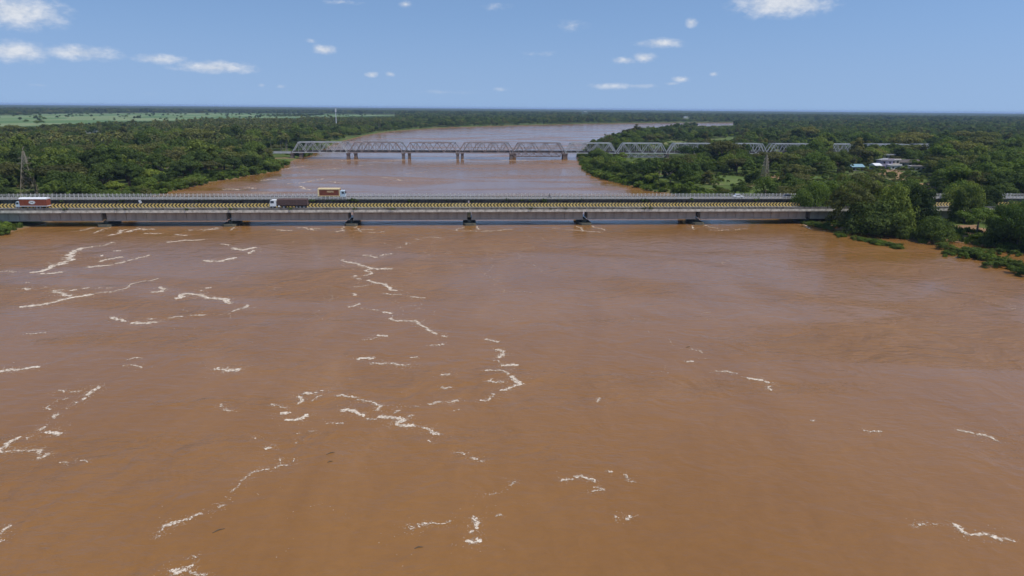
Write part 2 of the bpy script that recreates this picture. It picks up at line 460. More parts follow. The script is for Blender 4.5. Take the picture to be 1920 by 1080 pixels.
# ------------------------------------------------------------------ flood water
mt, t, b, out = new_mat('flood_water')
pos = t.node('ShaderNodeNewGeometry').outputs['Position']
flow = t.mapping(pos, rot=(0, 0, R_(-14)), scale=(1, 0.6, 1))
big = t.noise(flow, 0.012, 4, 0.55, 0.6)
mid = t.noise(t.mapping(pos, rot=(0, 0, R_(-24)), scale=(1, 0.38, 1)), 0.07, 5, 0.62, 1.1)
c = t.ramp(t.math('ADD', t.math('MULTIPLY', big, 0.5), t.math('MULTIPLY', mid, 0.5)), [(0.28, (0.216, 0.099, 0.026)), (0.52, (0.258, 0.123, 0.036)), (0.75, (0.312, 0.159, 0.058))])
fine_c = t.noise(t.mapping(pos, scale=(0.6, 1, 1)), 0.9, 4, 0.65, 0.4)
c = t.mix(1.0, c, t.ramp(fine_c, [(0.3, (0.96, 0.96, 0.96)), (0.7, (1.04, 1.04, 1.04))]), 'MULTIPLY')
t.set(b.inputs['Base Color'], c)
b.inputs['IOR'].default_value = 1.38
slick = t.smooth(t.noise(t.mapping(pos, rot=(0, 0, R_(-8)), scale=(0.35, 1, 1)), 0.03, 3, 0.5, 0.9), 0.45, 0.62)
t.set(b.inputs['Roughness'], t.math('ADD', 0.12, t.math('MULTIPLY', slick, 0.16)))
w1 = t.noise(t.mapping(pos, rot=(0, 0, R_(22)), scale=(0.40, 1, 1)), 0.75, 4, 0.62, 0.5)
w2 = t.noise(t.mapping(pos, rot=(0, 0, R_(-12)), scale=(0.5, 1, 1)), 1.9, 3, 0.6, 0.3)
w3 = t.noise(pos, 0.10, 3, 0.5, 1.2)
w4 = t.noise(t.mapping(pos, rot=(0, 0, R_(25)), scale=(0.5, 1, 1)), 5.5, 2, 0.6, 0.2)
hgt = t.math('ADD', t.math('ADD', t.math('MULTIPLY', w1, 0.52), t.math('MULTIPLY', w2, 0.13)), t.math('ADD', t.math('MULTIPLY', w3, 1.5), t.math('MULTIPLY', w4, 0.03)))
bp = t.node('ShaderNodeBump'); t.set(bp.inputs['Height'], hgt); bp.inputs['Distance'].default_value = 1.0
spy = t.node('ShaderNodeSeparateXYZ'); t.l.new(pos, spy.inputs[0])
calm = t.math('SUBTRACT', 1.0, t.math('MULTIPLY', t.smooth(spy.outputs[1], 225.0, 330.0), 0.62))   # the reach above the bridges runs smoother
t.set(bp.inputs['Strength'], t.math('MULTIPLY', t.math('ADD', 0.20, t.math('MULTIPLY', slick, 0.52)), calm))
t.l.new(bp.outputs[0], b.inputs['Normal'])
wm = MB(); wm.v = [(-4000, -3500, 0), (4000, -3500, 0), (4000, 6000, 0), (-4000, 6000, 0)]; wm.f = [(0, 1, 2, 3)]
tag(wm.build('river_water', 'flood_water'), 'wide brown silty river in flood', kind='structure')

# ------------------------------------------------------------------ road bridges
BA = px(20, 399.6, 4.7); BB = px(1570, 395.8, 4.7)
BU = (BB - BA) / np.linalg.norm(BB - BA); BANG = math.atan2(BU[1], BU[0])
BN = np.array([-BU[1], BU[0], 0])
BORG = np.array([BA[0], BA[1], 0.0])
def br_w(x, y, z): return BORG + BU * x + BN * y + np.array([0, 0, z])
def br_x(pxx, y, z):
    lo, hi = -300.0, 600.0
    for _ in range(50):
        mm = (lo + hi) / 2
        if proj(br_w(mm, y, z))[0][0] < pxx: lo = mm
        else: hi = mm
    return lo
PIER0 = 28.0; SPAN = 39.95
PIERS = [PIER0 + SPAN * k for k in range(-2, 10)]
X0, X1 = PIERS[0], PIERS[-1]

nb = empty('road_bridge', tuple(br_w(0, 0, 0)), BANG)
tag(nb, 'nearer concrete road bridge with yellow and black chevron barrier over the flooded river', 'bridge')
MB().box(X0, X1, 0.0, 8.75, 4.95, 5.33).build('deck', 'asphalt', nb)
# cream edge beam in front of the deck, one piece for every half span
half = SPAN / 2
edge = MB().box(0.03, half - 0.03, -0.28, 0.0, 4.70, 5.48).mesh('edge_beam', 'concrete_fascia')
par = [MB().prism([(0.04, 5.484), (9.9, 5.484), (9.9, 6.22), (0.04, 6.22)], -0.14, 0.14).mesh('parapet', 'concrete_parapet'),
       MB().prism([(0.04, 5.484), (9.9, 5.484), (9.9, 6.12), (6.1, 6.20), (3.0, 6.08), (0.04, 6.22)], -0.14, 0.14).mesh('parapet', 'concrete_parapet')]
panel = MB().box(0.06, (SPAN - 1.5) / 6 - 0.20, 0, 0.22, 1.92, 4.62).mesh('girder_panel', 'concrete_girder')
flange = MB().box(0.7, SPAN - 0.7, -0.10, 0.32, 1.78, 2.10).mesh('girder_flange', 'concrete_girder')
girder_in = MB()
for yy in (1.75, 4.2, 6.7): girder_in.box(0.8, SPAN - 0.8, yy, yy + 0.9, 1.9, 4.94)
girder_in = girder_in.mesh('girder', 'concrete_girder')
pier_me = MB().box(-0.55, 0.55, 2.6, 7.0, -2, 1.3).box(-0.7, 0.7, 2.2, 7.6, 1.3, 1.75).mesh('pier', 'concrete_pier')
cap_poly = [(-2.2, 0.9), (-1.4, 0.0), (1.4, 0.0), (2.2, 0.9), (2.2, 8.0), (1.4, 9.0), (-1.4, 9.0), (-2.2, 8.0)]
cap_me = MB().prism(cap_poly, -2.0, 0.72, 'z').mesh('pile_cap', 'concrete_pier')
joint_me = MB().box(-0.25, 0.25, 1.70, 8.0, 1.95, 4.94).mesh('joint', 'paint_black')
for k, xp in enumerate(PIERS[:-1]):
    if xp > 400: continue
    g = link('girder', girder_in, nb, (xp, 0, 0))
    for q in range(6): link('girder_panel', panel, g, (0.75 + q * (SPAN - 1.5) / 6, 1.52, 0))
    link('girder_flange', flange, g, (0, 1.42, 0))
    for q in range(2): link('edge_beam', edge, nb, (xp + q * half, 0, 0))
    for q in range(4):
        link('parapet', par[(k * 4 + q) % 3 == 1], nb, (xp + q * SPAN / 4, 0.02, 0))
    p_ = link('pier', pier_me, nb, (xp, 0, 0)); link('pile_cap', cap_me, p_)
bar_poly = [(7.86, 5.334), (8.30, 5.334), (8.30, 6.62), (8.02, 6.62), (7.94, 5.75)]
bm_ = MB(); kk = 0
for xx in (X0, X1):
    for (yy, zz) in bar_poly: bm_.v.append((xx, yy, zz))
n5 = len(bar_poly)
bm_.f = [tuple(range(n5)), tuple(reversed(range(n5, 2 * n5)))] + [(i, n5 + i, n5 + (i + 1) % n5, (i + 1) % n5) for i in range(n5)]
bm_.build('crash_barrier', 'barrier_chevron', nb)
MB().box(X0, X1, 8.34, 8.7, 5.334, 5.52).build('kerb', 'concrete_fascia', nb)
MB().box(X0, X1, 0.16, 0.62, 5.334, 5.46).build('kerb', 'concrete_parapet', nb)

fb = empty('road_bridge', tuple(br_w(0, 14.0, 0)), BANG)
tag(fb, 'farther old road bridge with dark stained side and white post railings', 'bridge')
FD = 7.05                                               # deck level
MB().box(X0, X1, 0.0, 8.6, FD - 0.34, FD).build('deck', 'concrete_slab_old', fb)
MB().box(X0, X1, 0.55, 8.05, FD + 0.004, FD + 0.05).build('road_surface', 'asphalt', fb)
MB().box(X0, X1, -0.05, 0.42, FD, FD + 0.16).build('kerb', 'concrete_slab_old', fb)
MB().box(X0, X1, 8.18, 8.65, FD, FD + 0.16).build('kerb', 'concrete_slab_old', fb)
fg = MB()
for yy in (0.75, 3.8, 6.9): fg.box(0.3, SPAN - 0.3, yy, yy + 0.7, 4.2, FD - 0.34)
for q in range(1, 9): fg.box(q * SPAN / 9 - 0.15, q * SPAN / 9 + 0.15, 0.55, 0.75, 4.2, FD - 0.4)
fg = fg.mesh('girder', 'concrete_old')
fpier = MB().box(-0.7, 0.7, 1.2, 7.4, -2, 4.2).mesh('pier', 'concrete_pier')
for xp in PIERS[:-1]:
    if xp > 400: continue
    link('girder', fg, fb, (xp, 0, 0)); link('pier', fpier, fb, (xp, 0, 0))
post = MB().prism([(-0.13, FD + 0.16), (0.13, FD + 0.16), (0.11, FD + 1.16), (0.0, FD + 1.24), (-0.11, FD + 1.16)], 0.0, 0.22).mesh('railing_post', 'railing_white')
PSTEP = 1.46
px0, px1 = br_x(-12, 14, FD), br_x(1935, 14, FD)
npost = int((px1 - px0) / PSTEP)
for i in range(min(npost, 298)): link('railing_post', post, fb, (px0 + i * PSTEP, 0.05, 0))
rest = MB()
for i in range(npost):
    xx = px0 + i * PSTEP
    rest.box(xx - 0.12, xx + 0.12, 8.32, 8.52, FD + 0.16, FD + 1.2)
tag(rest.build('railing_post', 'railing_white', fb), kind='stuff')
for yy in (0.10, 8.36):
    for zz in (0.42, 0.70, 0.98):
        MB().box(X0, X1, yy, yy + 0.10, FD + zz - 0.05, FD + zz + 0.05).build('rail', 'railing_white', fb)

# small weeds rooted in the joints of the bridges
def weed_mesh(name, seed, mat, n=26, r=0.5, h=0.5):
    g = np.random.default_rng(seed); vs = []; fs = []
    for i in range(n):
        a = g.random() * 6.283; rad = g.random() ** .5 * r
        c0 = np.array([math.cos(a) * rad, math.sin(a) * rad, g.random() * h]); s = 0.06 + g.random() * 0.12
        u_ = g.normal(size=3); u_ /= np.linalg.norm(u_); v_ = np.cross(u_, g.normal(size=3)); v_ /= np.linalg.norm(v_)
        k = len(vs); vs += [c0 - u_ * s, c0 + v_ * s, c0 + u_ * s, c0 - v_ * s]; fs.append((k, k + 1, k + 2, k + 3))
    return mesh_np(name, np.array(vs), np.array(fs), mat)
weeds = [weed_mesh('weed', 50 + i, 'leaf_dark') for i in range(3)]
wv = 0
for i in range(34):
    xx = br_x(20 + rng.random() * 1540, 14, FD - 0.4)
    o = link('weed', weeds[i % 3], fb, (xx, -0.12, FD - 0.75 + rng.random() * 0.5)); o.scale = (0.8 + rng.random() * 1.6,) * 3
for i in range(16):
    xx = br_x(60 + rng.random() * 1480, 0, 6.1)
    o = link('weed', weeds[i % 3], nb, (xx, -0.2, 5.5 + rng.random() * 0.3)); o.scale = (0.7 + rng.random(),) * 3

# ------------------------------------------------------------------ vehicles
def wheel(name, r, w, parent, loc):
    n = 14
    prof = [(-w / 2, r * 0.62), (-w / 2, r * 0.94), (-w * 0.38, r), (w * 0.38, r), (w / 2, r * 0.94), (w / 2, r * 0.62)]
    mb = MB()
    for (yy, ra) in prof:
        for j in range(n): mb.v.append((math.cos(6.2832 * j / n) * ra, yy, math.sin(6.2832 * j / n) * ra))
    for i in range(len(prof) - 1):
        for j in range(n): mb.f.append((i * n + j, i * n + (j + 1) % n, (i + 1) * n + (j + 1) % n, (i + 1) * n + j))
    rim = MB().tube([(0, -w * 0.42, 0), (0, w * 0.42, 0)], [r * 0.63, r * 0.63], 12)
    wh = empty(name, loc, 0, parent)
    mb.build('tyre', 'rubber', wh); rim.build('rim', 'metal_dull', wh)
    return wh

def cab(root, x0, L, mat, wid=2.4, z0=0.75, h=2.1, glass='glass_dark'):
    """flat-nosed lorry cab, front at x0 facing -x"""
    poly = [(x0 + 0.02, z0), (x0 + L, z0), (x0 + L, z0 + h), (x0 + 0.42, z0 + h), (x0 + 0.22, z0 + h * 0.93), (x0, z0 + h * 0.48)]
    c_ = MB().prism(poly, -wid / 2, wid / 2).build('cab', mat, root, 0.06)
    for s in (-1, 1):
        ys = s * (wid / 2)
        MB().prism([(x0 + 0.24, z0 + h * 0.52), (x0 + L * 0.66, z0 + h * 0.52), (x0 + L * 0.66, z0 + h * 0.86), (x0 + 0.36, z0 + h * 0.86)], ys - 0.01, ys + 0.02 * s).build('window', glass, c_)
        MB().box(x0 + 0.3, x0 + L * 0.7, ys - 0.004, ys + 0.012 * s, z0 + h * 0.44, z0 + h * 0.455).build('door_seam', 'paint_black', c_)
        MB().box(x0 - 0.14, x0 - 0.04, ys - 0.06, ys + 0.16, z0 + h * 0.55, z0 + h * 0.78).build('mirror', 'paint_black', c_)
        MB().box(x0 - 0.05, x0 + 0.05, ys * 0.62 - 0.2, ys * 0.62 + 0.2, z0 + 0.15, z0 + 0.42).build('headlight', 'lamp_glass', c_)
    ws = MB(); k = 0
    ws.v = [(x0 - 0.015, -wid * .44, z0 + h * 0.5), (x0 - 0.015, wid * .44, z0 + h * 0.5), (x0 + 0.19, wid * .42, z0 + h * 0.92), (x0 + 0.19, -wid * .42, z0 + h * 0.92)]
    ws.v += [(a + 0.03, b_, c2 - 0.01) for a, b_, c2 in ws.v]
    ws.f = [(0, 1, 2, 3), (7, 6, 5, 4), (0, 4, 5, 1), (1, 5, 6, 2), (2, 6, 7, 3), (3, 7, 4, 0)]
    ws.build('windscreen', glass, c_)
    MB().box(x0 - 0.12, x0 + 0.25, -wid / 2 + 0.02, wid / 2 - 0.02, z0 - 0.28, z0 + 0.1).build('bumper', 'metal_dull', root, 0.03)
    return c_

NEAR_Z = 5.334; LANE_Y = 5.6
# 1. red-brown box lorry with a white roof and an oval emblem, driving left
L0 = br_x(33.5, LANE_Y, 6.5); L1 = br_x(91.5, LANE_Y, 7.0); LEN = L1 - L0
tr = empty('box_truck', tuple(br_w(L0, LANE_Y, NEAR_Z)), BANG)
tag(tr, 'red-brown box lorry with white roof and white oval emblem on the chevron bridge', 'truck')
cab(tr, 0, 1.55, 'paint_bluewhite', h=1.75)
MB().box(1.0, LEN - 0.3, -0.5, 0.5, 0.62, 0.92).build('chassis', 'paint_black', tr)
bx = MB().box(1.3, LEN, -1.25, 1.25, 1.12, 3.22).build('cargo_box', 'paint_redbrown', tr, 0.03)
MB().box(1.25, LEN + 0.05, -1.28, 1.28, 0.93, 1.12).build('skirt_rail', 'paint_white', bx)
rf = MB(); rf.prism([(-1.29, 3.224), (1.29, 3.224), (1.29, 3.42), (0.7, 3.72), (-0.7, 3.72), (-1.29, 3.42)], 0, 1)
rf.v = [(1.25 + (LEN - 1.2) * y_, x_, z_) for (x_, y_, z_) in rf.v]
rfo = rf.build('roof', 'roof_white', bx)
for q in range(5): MB().bar((2.0 + q * (LEN - 3) / 4, -0.7, 3.74), (2.0 + q * (LEN - 3) / 4, 0.7, 3.74), 0.12, 0.08).build('roof_rib', 'roof_white', rfo)
for q in range(1, 9): MB().box(1.3 + q * (LEN - 1.3) / 9 - 0.04, 1.3 + q * (LEN - 1.3) / 9 + 0.04, -1.275, -1.24, 1.14, 3.2).build('side_rib', 'paint_redbrown', bx)
cx = 1.3 + (LEN - 1.3) * 0.47
ov = [(cx + 1.05 * math.cos(a), 2.22 + 0.62 * math.sin(a)) for a in np.linspace(0, 2 * math.pi, 25)[:-1]]
em = MB().prism(ov, -1.31, -1.28).build('emblem', 'paint_white', bx)
ring = MB()
for i in range(24):
    a0, a1 = 2 * math.pi * i / 24, 2 * math.pi * (i + 1) / 24
    k = len(ring.v)
    ring.v += [(cx + 0.96 * math.cos(a0), -1.314, 2.22 + 0.55 * math.sin(a0)), (cx + 0.96 * math.cos(a1), -1.314, 2.22 + 0.55 * math.sin(a1)), (cx + 0.88 * math.cos(a1), -1.314, 2.22 + 0.49 * math.sin(a1)), (cx + 0.88 * math.cos(a0), -1.314, 2.22 + 0.49 * math.sin(a0))]
    ring.f.append((k, k + 1, k + 2, k + 3))
ring.build('emblem_ring', 'paint_darkblue', bx)
MB().box(cx - 0.42, cx - 0.05, -1.318, -1.308, 2.12, 2.38).box(cx + 0.14, cx + 0.34, -1.318, -1.308, 2.04, 2.40).build('emblem_mark', 'paint_darkblue', bx)
for (wx) in (0.85, LEN * 0.66, LEN * 0.66 + 1.15):
    for s in (-1, 1): wheel('wheel', 0.5, 0.32, tr, (wx, s * 1.02, 0.5))
MB().box(LEN - 0.1, LEN + 0.04, -1.1, -0.8, 0.75, 0.9).box(LEN - 0.1, LEN + 0.04, 0.8, 1.1, 0.75, 0.9).build('tail_light', 'lamp_red', tr)

# 2. white-cabbed lorry with a long dark brown body, driving left
L0 = br_x(507.5, LANE_Y, 6.5); L1 = br_x(577, LANE_Y, 7.0); LEN = L1 - L0
tr = empty('cargo_truck', tuple(br_w(L0, LANE_Y, NEAR_Z)), BANG)
tag(tr, 'white-cabbed lorry with long dark brown cargo body on the chevron bridge', 'truck')
cab(tr, 0, 2.15, 'paint_white', h=2.15)
MB().box(1.2, LEN - 0.2, -0.5, 0.5, 0.7, 1.0).build('chassis', 'paint_black', tr)
bd = MB().box(2.5, LEN, -1.22, -1.14, 1.1, 3.05).box(2.5, LEN, 1.14, 1.22, 1.1, 3.05).box(2.5, 2.58, -1.14, 1.14, 1.1, 3.2).box(LEN - 0.08, LEN, -1.14, 1.14, 1.1, 3.05).box(2.58, LEN - 0.08, -1.14, 1.14, 1.1, 1.2).build('cargo_body', 'paint_darkbrown', tr)
for q in range(12): MB().box(2.55 + q * (LEN - 2.7) / 11, 2.67 + q * (LEN - 2.7) / 11, -1.29, -1.222, 1.05, 3.0).build('side_post', 'paint_darkbrown', bd)
tp = MB(); tp.prism([(-1.2, 3.06), (1.2, 3.06), (0.9, 3.24), (-0.9, 3.24)], 0, 1)
tp.v = [(2.6 + (LEN - 2.7) * y_, x_, z_) for (x_, y_, z_) in tp.v]
tp.build('tarpaulin', 'paint_darkbrown', bd)
MB().tube([(2.75, -1.0, 0.72), (3.3, -1.0, 0.72)], [0.3, 0.3], 12).build('fuel_tank', 'paint_white', tr)
for wx in (0.95, 4.6, LEN - 3.5, LEN - 2.3, LEN - 1.1):
    for s in (-1, 1): wheel('wheel', 0.52, 0.34, tr, (wx, s * 1.0, 0.52))

# 3. maroon box lorry with a cream frame on the far bridge, driving right
FY = 14.0 + 3.0
R0 = br_x(597.5, FY, 9.0); R1 = br_x(648, FY, 8.2); LEN = R1 - R0
tr = empty('box_truck', tuple(br_w(R1, FY, FD + 0.05)), BANG + math.pi)
tag(tr, 'maroon box lorry with cream framed sides and pale lettering on the far bridge', 'truck')
cab(tr, 0, 1.75, 'paint_bluewhite', h=2.2)
MB().box(1.2, LEN - 0.2, -0.5, 0.5, 0.7, 1.0).build('chassis', 'paint_black', tr)
bx = MB().box(1.85, LEN, -1.22, 1.22, 1.05, 3.55).build('cargo_box', 'paint_maroon', tr, 0.03)
for ys in (1.0, -1.0):
    fr_ = MB()
    y0_, y1_ = (1.222, 1.285) if ys > 0 else (-1.285, -1.222)
    fr_.box(1.8, LEN + 0.05, y0_, y1_, 3.30, 3.62).box(1.8, 2.08, y0_, y1_, 1.2, 3.30).box(LEN - 0.42, LEN + 0.05, y0_, y1_, 1.2, 3.30).box(1.8, LEN + 0.05, y0_, y1_, 0.98, 1.2)
    fr_.build('side_frame', 'paint_cream', bx)
MB().box(1.8, LEN + 0.05, -1.285, 1.285, 3.624, 3.70).build('roof', 'paint_cream', bx)
MB().box(LEN + 0.002, LEN + 0.06, -1.2, 1.2, 1.0, 3.6).build('rear_doors', 'paint_cream', bx)
lx = LEN * 0.66
let = MB()
for q in range(5):                                      # worn block capitals, too small to read
    xq = lx - q * 0.46
    let.box(xq - 0.10, xq, 1.224, 1.25, 2.28, 2.86)
    let.box(xq - 0.34, xq - 0.10, 1.224, 1.25, 2.74, 2.86)
    if q in (1, 2, 4): let.box(xq - 0.34, xq - 0.24, 1.224, 1.25, 2.28, 2.74)
    if q in (0, 1, 3): let.box(xq - 0.24, xq - 0.10, 1.224, 1.25, 2.50, 2.60)
let.build('lettering', 'paint_cream', bx)
for wx in (0.9, LEN - 2.8, LEN - 1.6):
    for s in (-1, 1): wheel('wheel', 0.5, 0.32, tr, (wx, s * 1.0, 0.5))

def car(name, pxx, y, z, heading, mat, label, L=3.9, h=1.5):
    xx = br_x(pxx, y, z + 0.8)
    c0 = empty(name, tuple(br_w(xx, y, z)), BANG + heading); tag(c0, label, 'car')
    k = L / 3.9
    body = [(-1.95, 0.42), (-1.9, 0.82), (-1.15, 0.95), (1.3, 0.98), (1.9, 0.86), (1.95, 0.42), (1.6, 0.26), (-1.6, 0.26)]
    bo = MB().prism([(a * k, b_) for a, b_ in body], -0.80, 0.80).build('body', mat, c0, 0.08)
    top = MB(); a0 = [(-1.05, 0.955), (1.35, 0.985), (1.05, h), (-0.35, h)]
    top.prism([(a * k, b_) for a, b_ in a0], -0.68, 0.68); top.build('roof', mat, c0, 0.07)
    for s in (-1, 1):
        MB().prism([(-0.72 * k, 1.02), (1.15 * k, 1.04), (0.95 * k, h - 0.1), (-0.28 * k, h - 0.1)], s * 0.685, s * 0.70).build('side_window', 'glass_dark', c0)
        MB().box(-1.97 * k, -1.86 * k, s * 0.62 - 0.14, s * 0.62 + 0.14, 0.6, 0.76).build('headlight', 'lamp_glass', c0)
        MB().box(1.86 * k, 1.97 * k, s * 0.62 - 0.12, s * 0.62 + 0.12, 0.62, 0.8).build('tail_light', 'lamp_red', c0)
        for wx in (-1.22, 1.22): wheel('wheel', 0.31, 0.2, c0, (wx * k, s * 0.72, 0.31))
    ws = MB(); ws.v = [(-1.02 * k, -0.62, 1.0), (-1.02 * k, 0.62, 1.0), (-0.42 * k, 0.6, h - 0.06), (-0.42 * k, -0.6, h - 0.06)]; ws.v = [(a - 0.03, b_, c2) for a, b_, c2 in ws.v] + [(a + 0.01, b_, c2) for a, b_, c2 in ws.v]
    ws.f = [(0, 1, 2, 3), (7, 6, 5, 4), (0, 4, 5, 1), (1, 5, 6, 2), (2, 6, 7, 3), (3, 7, 4, 0)]
    ws.build('windscreen', 'glass_dark', c0)
    return c0
car('car', 1384, FY, FD + 0.05, math.pi, 'paint_white', 'white hatchback car behind the far bridge railing', 3.7, 1.55)
car('car', 1478, FY, FD + 0.05, math.pi, 'paint_darkblue', 'dark car behind the far bridge railing near the trees', 4.0, 1.5)

def skin_person(name, root_loc, rz, mat, label, helmet):
    """seated rider: one skinned body, head with helmet"""
    J = {'pelvis': (0.12, 0, 0.80), 'waist': (0.10, 0, 0.98), 'chest': (0.0, 0, 1.22), 'neck': (-0.06, 0, 1.40), 'head0': (-0.08, 0, 1.50), 'head1': (-0.09, 0, 1.64)}
    E_ = [('pelvis', 'waist'), ('waist', 'chest'), ('chest', 'neck'), ('neck', 'head0'), ('head0', 'head1')]
    Rr = {'pelvis': 0.16, 'waist': 0.14, 'chest': 0.17, 'neck': 0.055, 'head0': 0.09, 'head1': 0.095}
    for s, nm in ((-1, 'r'), (1, 'l')):
        J.update({'sh' + nm: (-0.03, s * 0.19, 1.34), 'el' + nm: (-0.24, s * 0.27, 1.12), 'wr' + nm: (-0.46, s * 0.29, 1.03), 'ha' + nm: (-0.54, s * 0.29, 1.02),
                  'hi' + nm: (0.06, s * 0.11, 0.78), 'kn' + nm: (-0.32, s * 0.17, 0.72), 'an' + nm: (-0.16, s * 0.17, 0.34), 'to' + nm: (-0.34, s * 0.17, 0.27)})
        Rr.update({'sh' + nm: 0.07, 'el' + nm: 0.05, 'wr' + nm: 0.035, 'ha' + nm: 0.04, 'hi' + nm: 0.10, 'kn' + nm: 0.07, 'an' + nm: 0.045, 'to' + nm: 0.04})
        E_ += [('chest', 'sh' + nm), ('sh' + nm, 'el' + nm), ('el' + nm, 'wr' + nm), ('wr' + nm, 'ha' + nm), ('pelvis', 'hi' + nm), ('hi' + nm, 'kn' + nm), ('kn' + nm, 'an' + nm), ('an' + nm, 'to' + nm)]
    keys = list(J); me = bpy.data.meshes.new('body'); me.from_pydata([J[k] for k in keys], [(keys.index(a), keys.index(b_)) for a, b_ in E_], [])
    me.materials.append(MATS[mat])
    p0 = empty('person', root_loc, rz); tag(p0, label, 'person')
    o = link('body', me, p0)
    md = o.modifiers.new('skin', 'SKIN'); sv = me.skin_vertices[0].data
    for i, k in enumerate(keys): sv[i].radius = (Rr[k], Rr[k])
    sv[0].use_root = True
    sb = o.modifiers.new('sub', 'SUBSURF'); sb.levels = 1; sb.render_levels = 1
    hb = MB(); n = 10
    for i in range(5):
        a = i / 4 * math.pi * 0.62; ra = 0.145 * math.sin(a) + 0.01
        for j in range(n): hb.v.append((-0.09 + math.cos(6.2832 * j / n) * ra, math.sin(6.2832 * j / n) * ra, 1.60 + 0.15 * math.cos(a)))
    for i in range(4):
        for j in range(n): hb.f.append((i * n + j, i * n + (j + 1) % n, (i + 1) * n + (j + 1) % n, (i + 1) * n + j))
    hb.build('helmet', helmet, p0, smooth=True)
    return p0

def motorbike(pxx, y, z, heading, mat, blabel, pmat, plabel, helmet):
    xx = br_x(pxx, y, z + 0.8); loc = tuple(br_w(xx, y, z)); rz = BANG + heading
    m0 = empty('motorcycle', loc, rz); tag(m0, blabel, 'motorcycle')
    for wx in (-0.66, 0.62): wheel('wheel', 0.3, 0.11, m0, (wx, 0, 0.3))
    MB().prism([(-0.42, 0.30), (0.30, 0.30), (0.45, 0.55), (-0.05, 0.62), (-0.40, 0.55)], -0.12, 0.12).build('engine', 'metal_dull', m0)
    MB().prism([(-0.36, 0.62), (0.0, 0.62), (0.02, 0.76), (-0.18, 0.86), (-0.38, 0.80)], -0.13, 0.13).build('fuel_tank', mat, m0, 0.03)
    MB().prism([(0.02, 0.62), (0.72, 0.66), (0.76, 0.74), (0.02, 0.74)], -0.12, 0.12).build('seat', 'rubber', m0, 0.02)
    MB().bar((-0.66, 0, 0.3), (-0.44, 0, 0.98), 0.07).build('fork', 'metal_dull', m0)
    MB().bar((-0.44, -0.34, 1.0), (-0.44, 0.34, 1.0), 0.04).build('handlebar', 'paint_black', m0)
    MB().tube([(-0.62, 0, 0.86), (-0.5, 0, 0.86)], [0.09, 0.08], 10).build('headlight', 'lamp_glass', m0)
    MB().bar((0.62, 0, 0.3), (0.15, 0.13, 0.62), 0.06).build('swing_arm', 'metal_dull', m0)
    skin_person('person', loc, rz, pmat, plabel, helmet)
motorbike(1030, FY, FD + 0.05, math.pi, 'paint_black', 'black motorcycle under the dark-clothed rider on the far bridge', 'cloth_dark', 'person in dark clothes riding a motorcycle on the far bridge', 'paint_black')
motorbike(1531, 6.4, NEAR_Z, 0, 'paint_white', 'pale motorcycle near the trees on the chevron bridge, left of a purple-clad rider', 'cloth_white', 'person in white riding a motorcycle near the right-hand trees', 'paint_white')
motorbike(1538.5, 6.4, NEAR_Z, 0, 'paint_darkblue', 'dark motorcycle of the purple-clad rider near the trees', 'cloth_purple', 'person in purple riding a motorcycle near the right-hand trees', 'paint_black')
rg = MB(); k = 0
for i in range(7):
    for j in range(5): rg.v.append((j * 0.22 - 0.44 + 0.1 * i * 0.5, 0.06 * math.sin(i * 1.7 + j), -i * 0.16))
for i in range(6):
    for j in range(4): rg.f.append((i * 5 + j, i * 5 + j + 1, (i + 1) * 5 + j + 1, (i + 1) * 5 + j))
o = rg.build('cloth_scrap', 'cloth_white'); o.location = tuple(br_w(br_x(264, 14.7, 6.6), 13.82, 6.95)); o.rotation_euler = (0, 0, BANG)
sm = o.modifiers.new('solid', 'SOLIDIFY'); sm.thickness = 0.02
tag(o, 'scrap of white cloth hanging on the stained side of the far bridge', 'cloth')

# ------------------------------------------------------------------ railway bridges
RA = np.array([-126.1, 529.5, 0]); RB = np.array([40.3, 546.5, 0])
RU = (RB - RA) / np.linalg.norm(RB - RA); RN = np.array([-RU[1], RU[0], 0]); RANG = math.atan2(RU[1], RU[0])
RSP = 41.8
def truss_parts(L, z0, z1, wid, n=8, flip=False):
    p = L / n; dg = MB(); tc_ = MB(); bc = MB(); fl = MB()
    for yy in (0.0, wid):
        bc.bar((0.3, yy, z0), (L - 0.3, yy, z0), 0.5, 0.6)
        tc_.bar((p, yy, z1), (L - p, yy, z1), 0.55, 0.55)
        dg.bar((0.3, yy, z0), (p, yy, z1), 0.45, 0.5); dg.bar((L - 0.3, yy, z0), (L - p, yy, z1), 0.45, 0.5)
        for i in range(1, n):
            dg.bar((i * p, yy, z0), (i * p, yy, z1), 0.15, 0.18)
        for i in range(1, n - 1):
            if i % 2: dg.bar((i * p, yy, z1), ((i + 1) * p, yy, z0), 0.26, 0.3)
            else: dg.bar((i * p, yy, z0), ((i + 1) * p, yy, z1), 0.26, 0.3)
    for i in range(1, n):
        tc_.bar((i * p, 0, z1), (i * p, wid, z1), 0.2)
        if i < n - 1: tc_.bar((i * p, 0, z1 + .05), ((i + 1) * p, wid, z1 + .05), 0.15)
    fl.box(0.2, L - 0.2, 0.6, wid - 0.6, z0 + 0.1, z0 + 0.55)
    fl.box(0.2, L - 0.2, 0.35, 0.45, z0 + 0.3, z0 + 1.5)
    for yy in (wid / 2 - 0.84, wid / 2 + 0.84): fl.box(0.2, L - 0.2, yy - 0.04, yy + 0.04, z0 + 0.55, z0 + 0.72)
    return dg, tc_, bc, fl
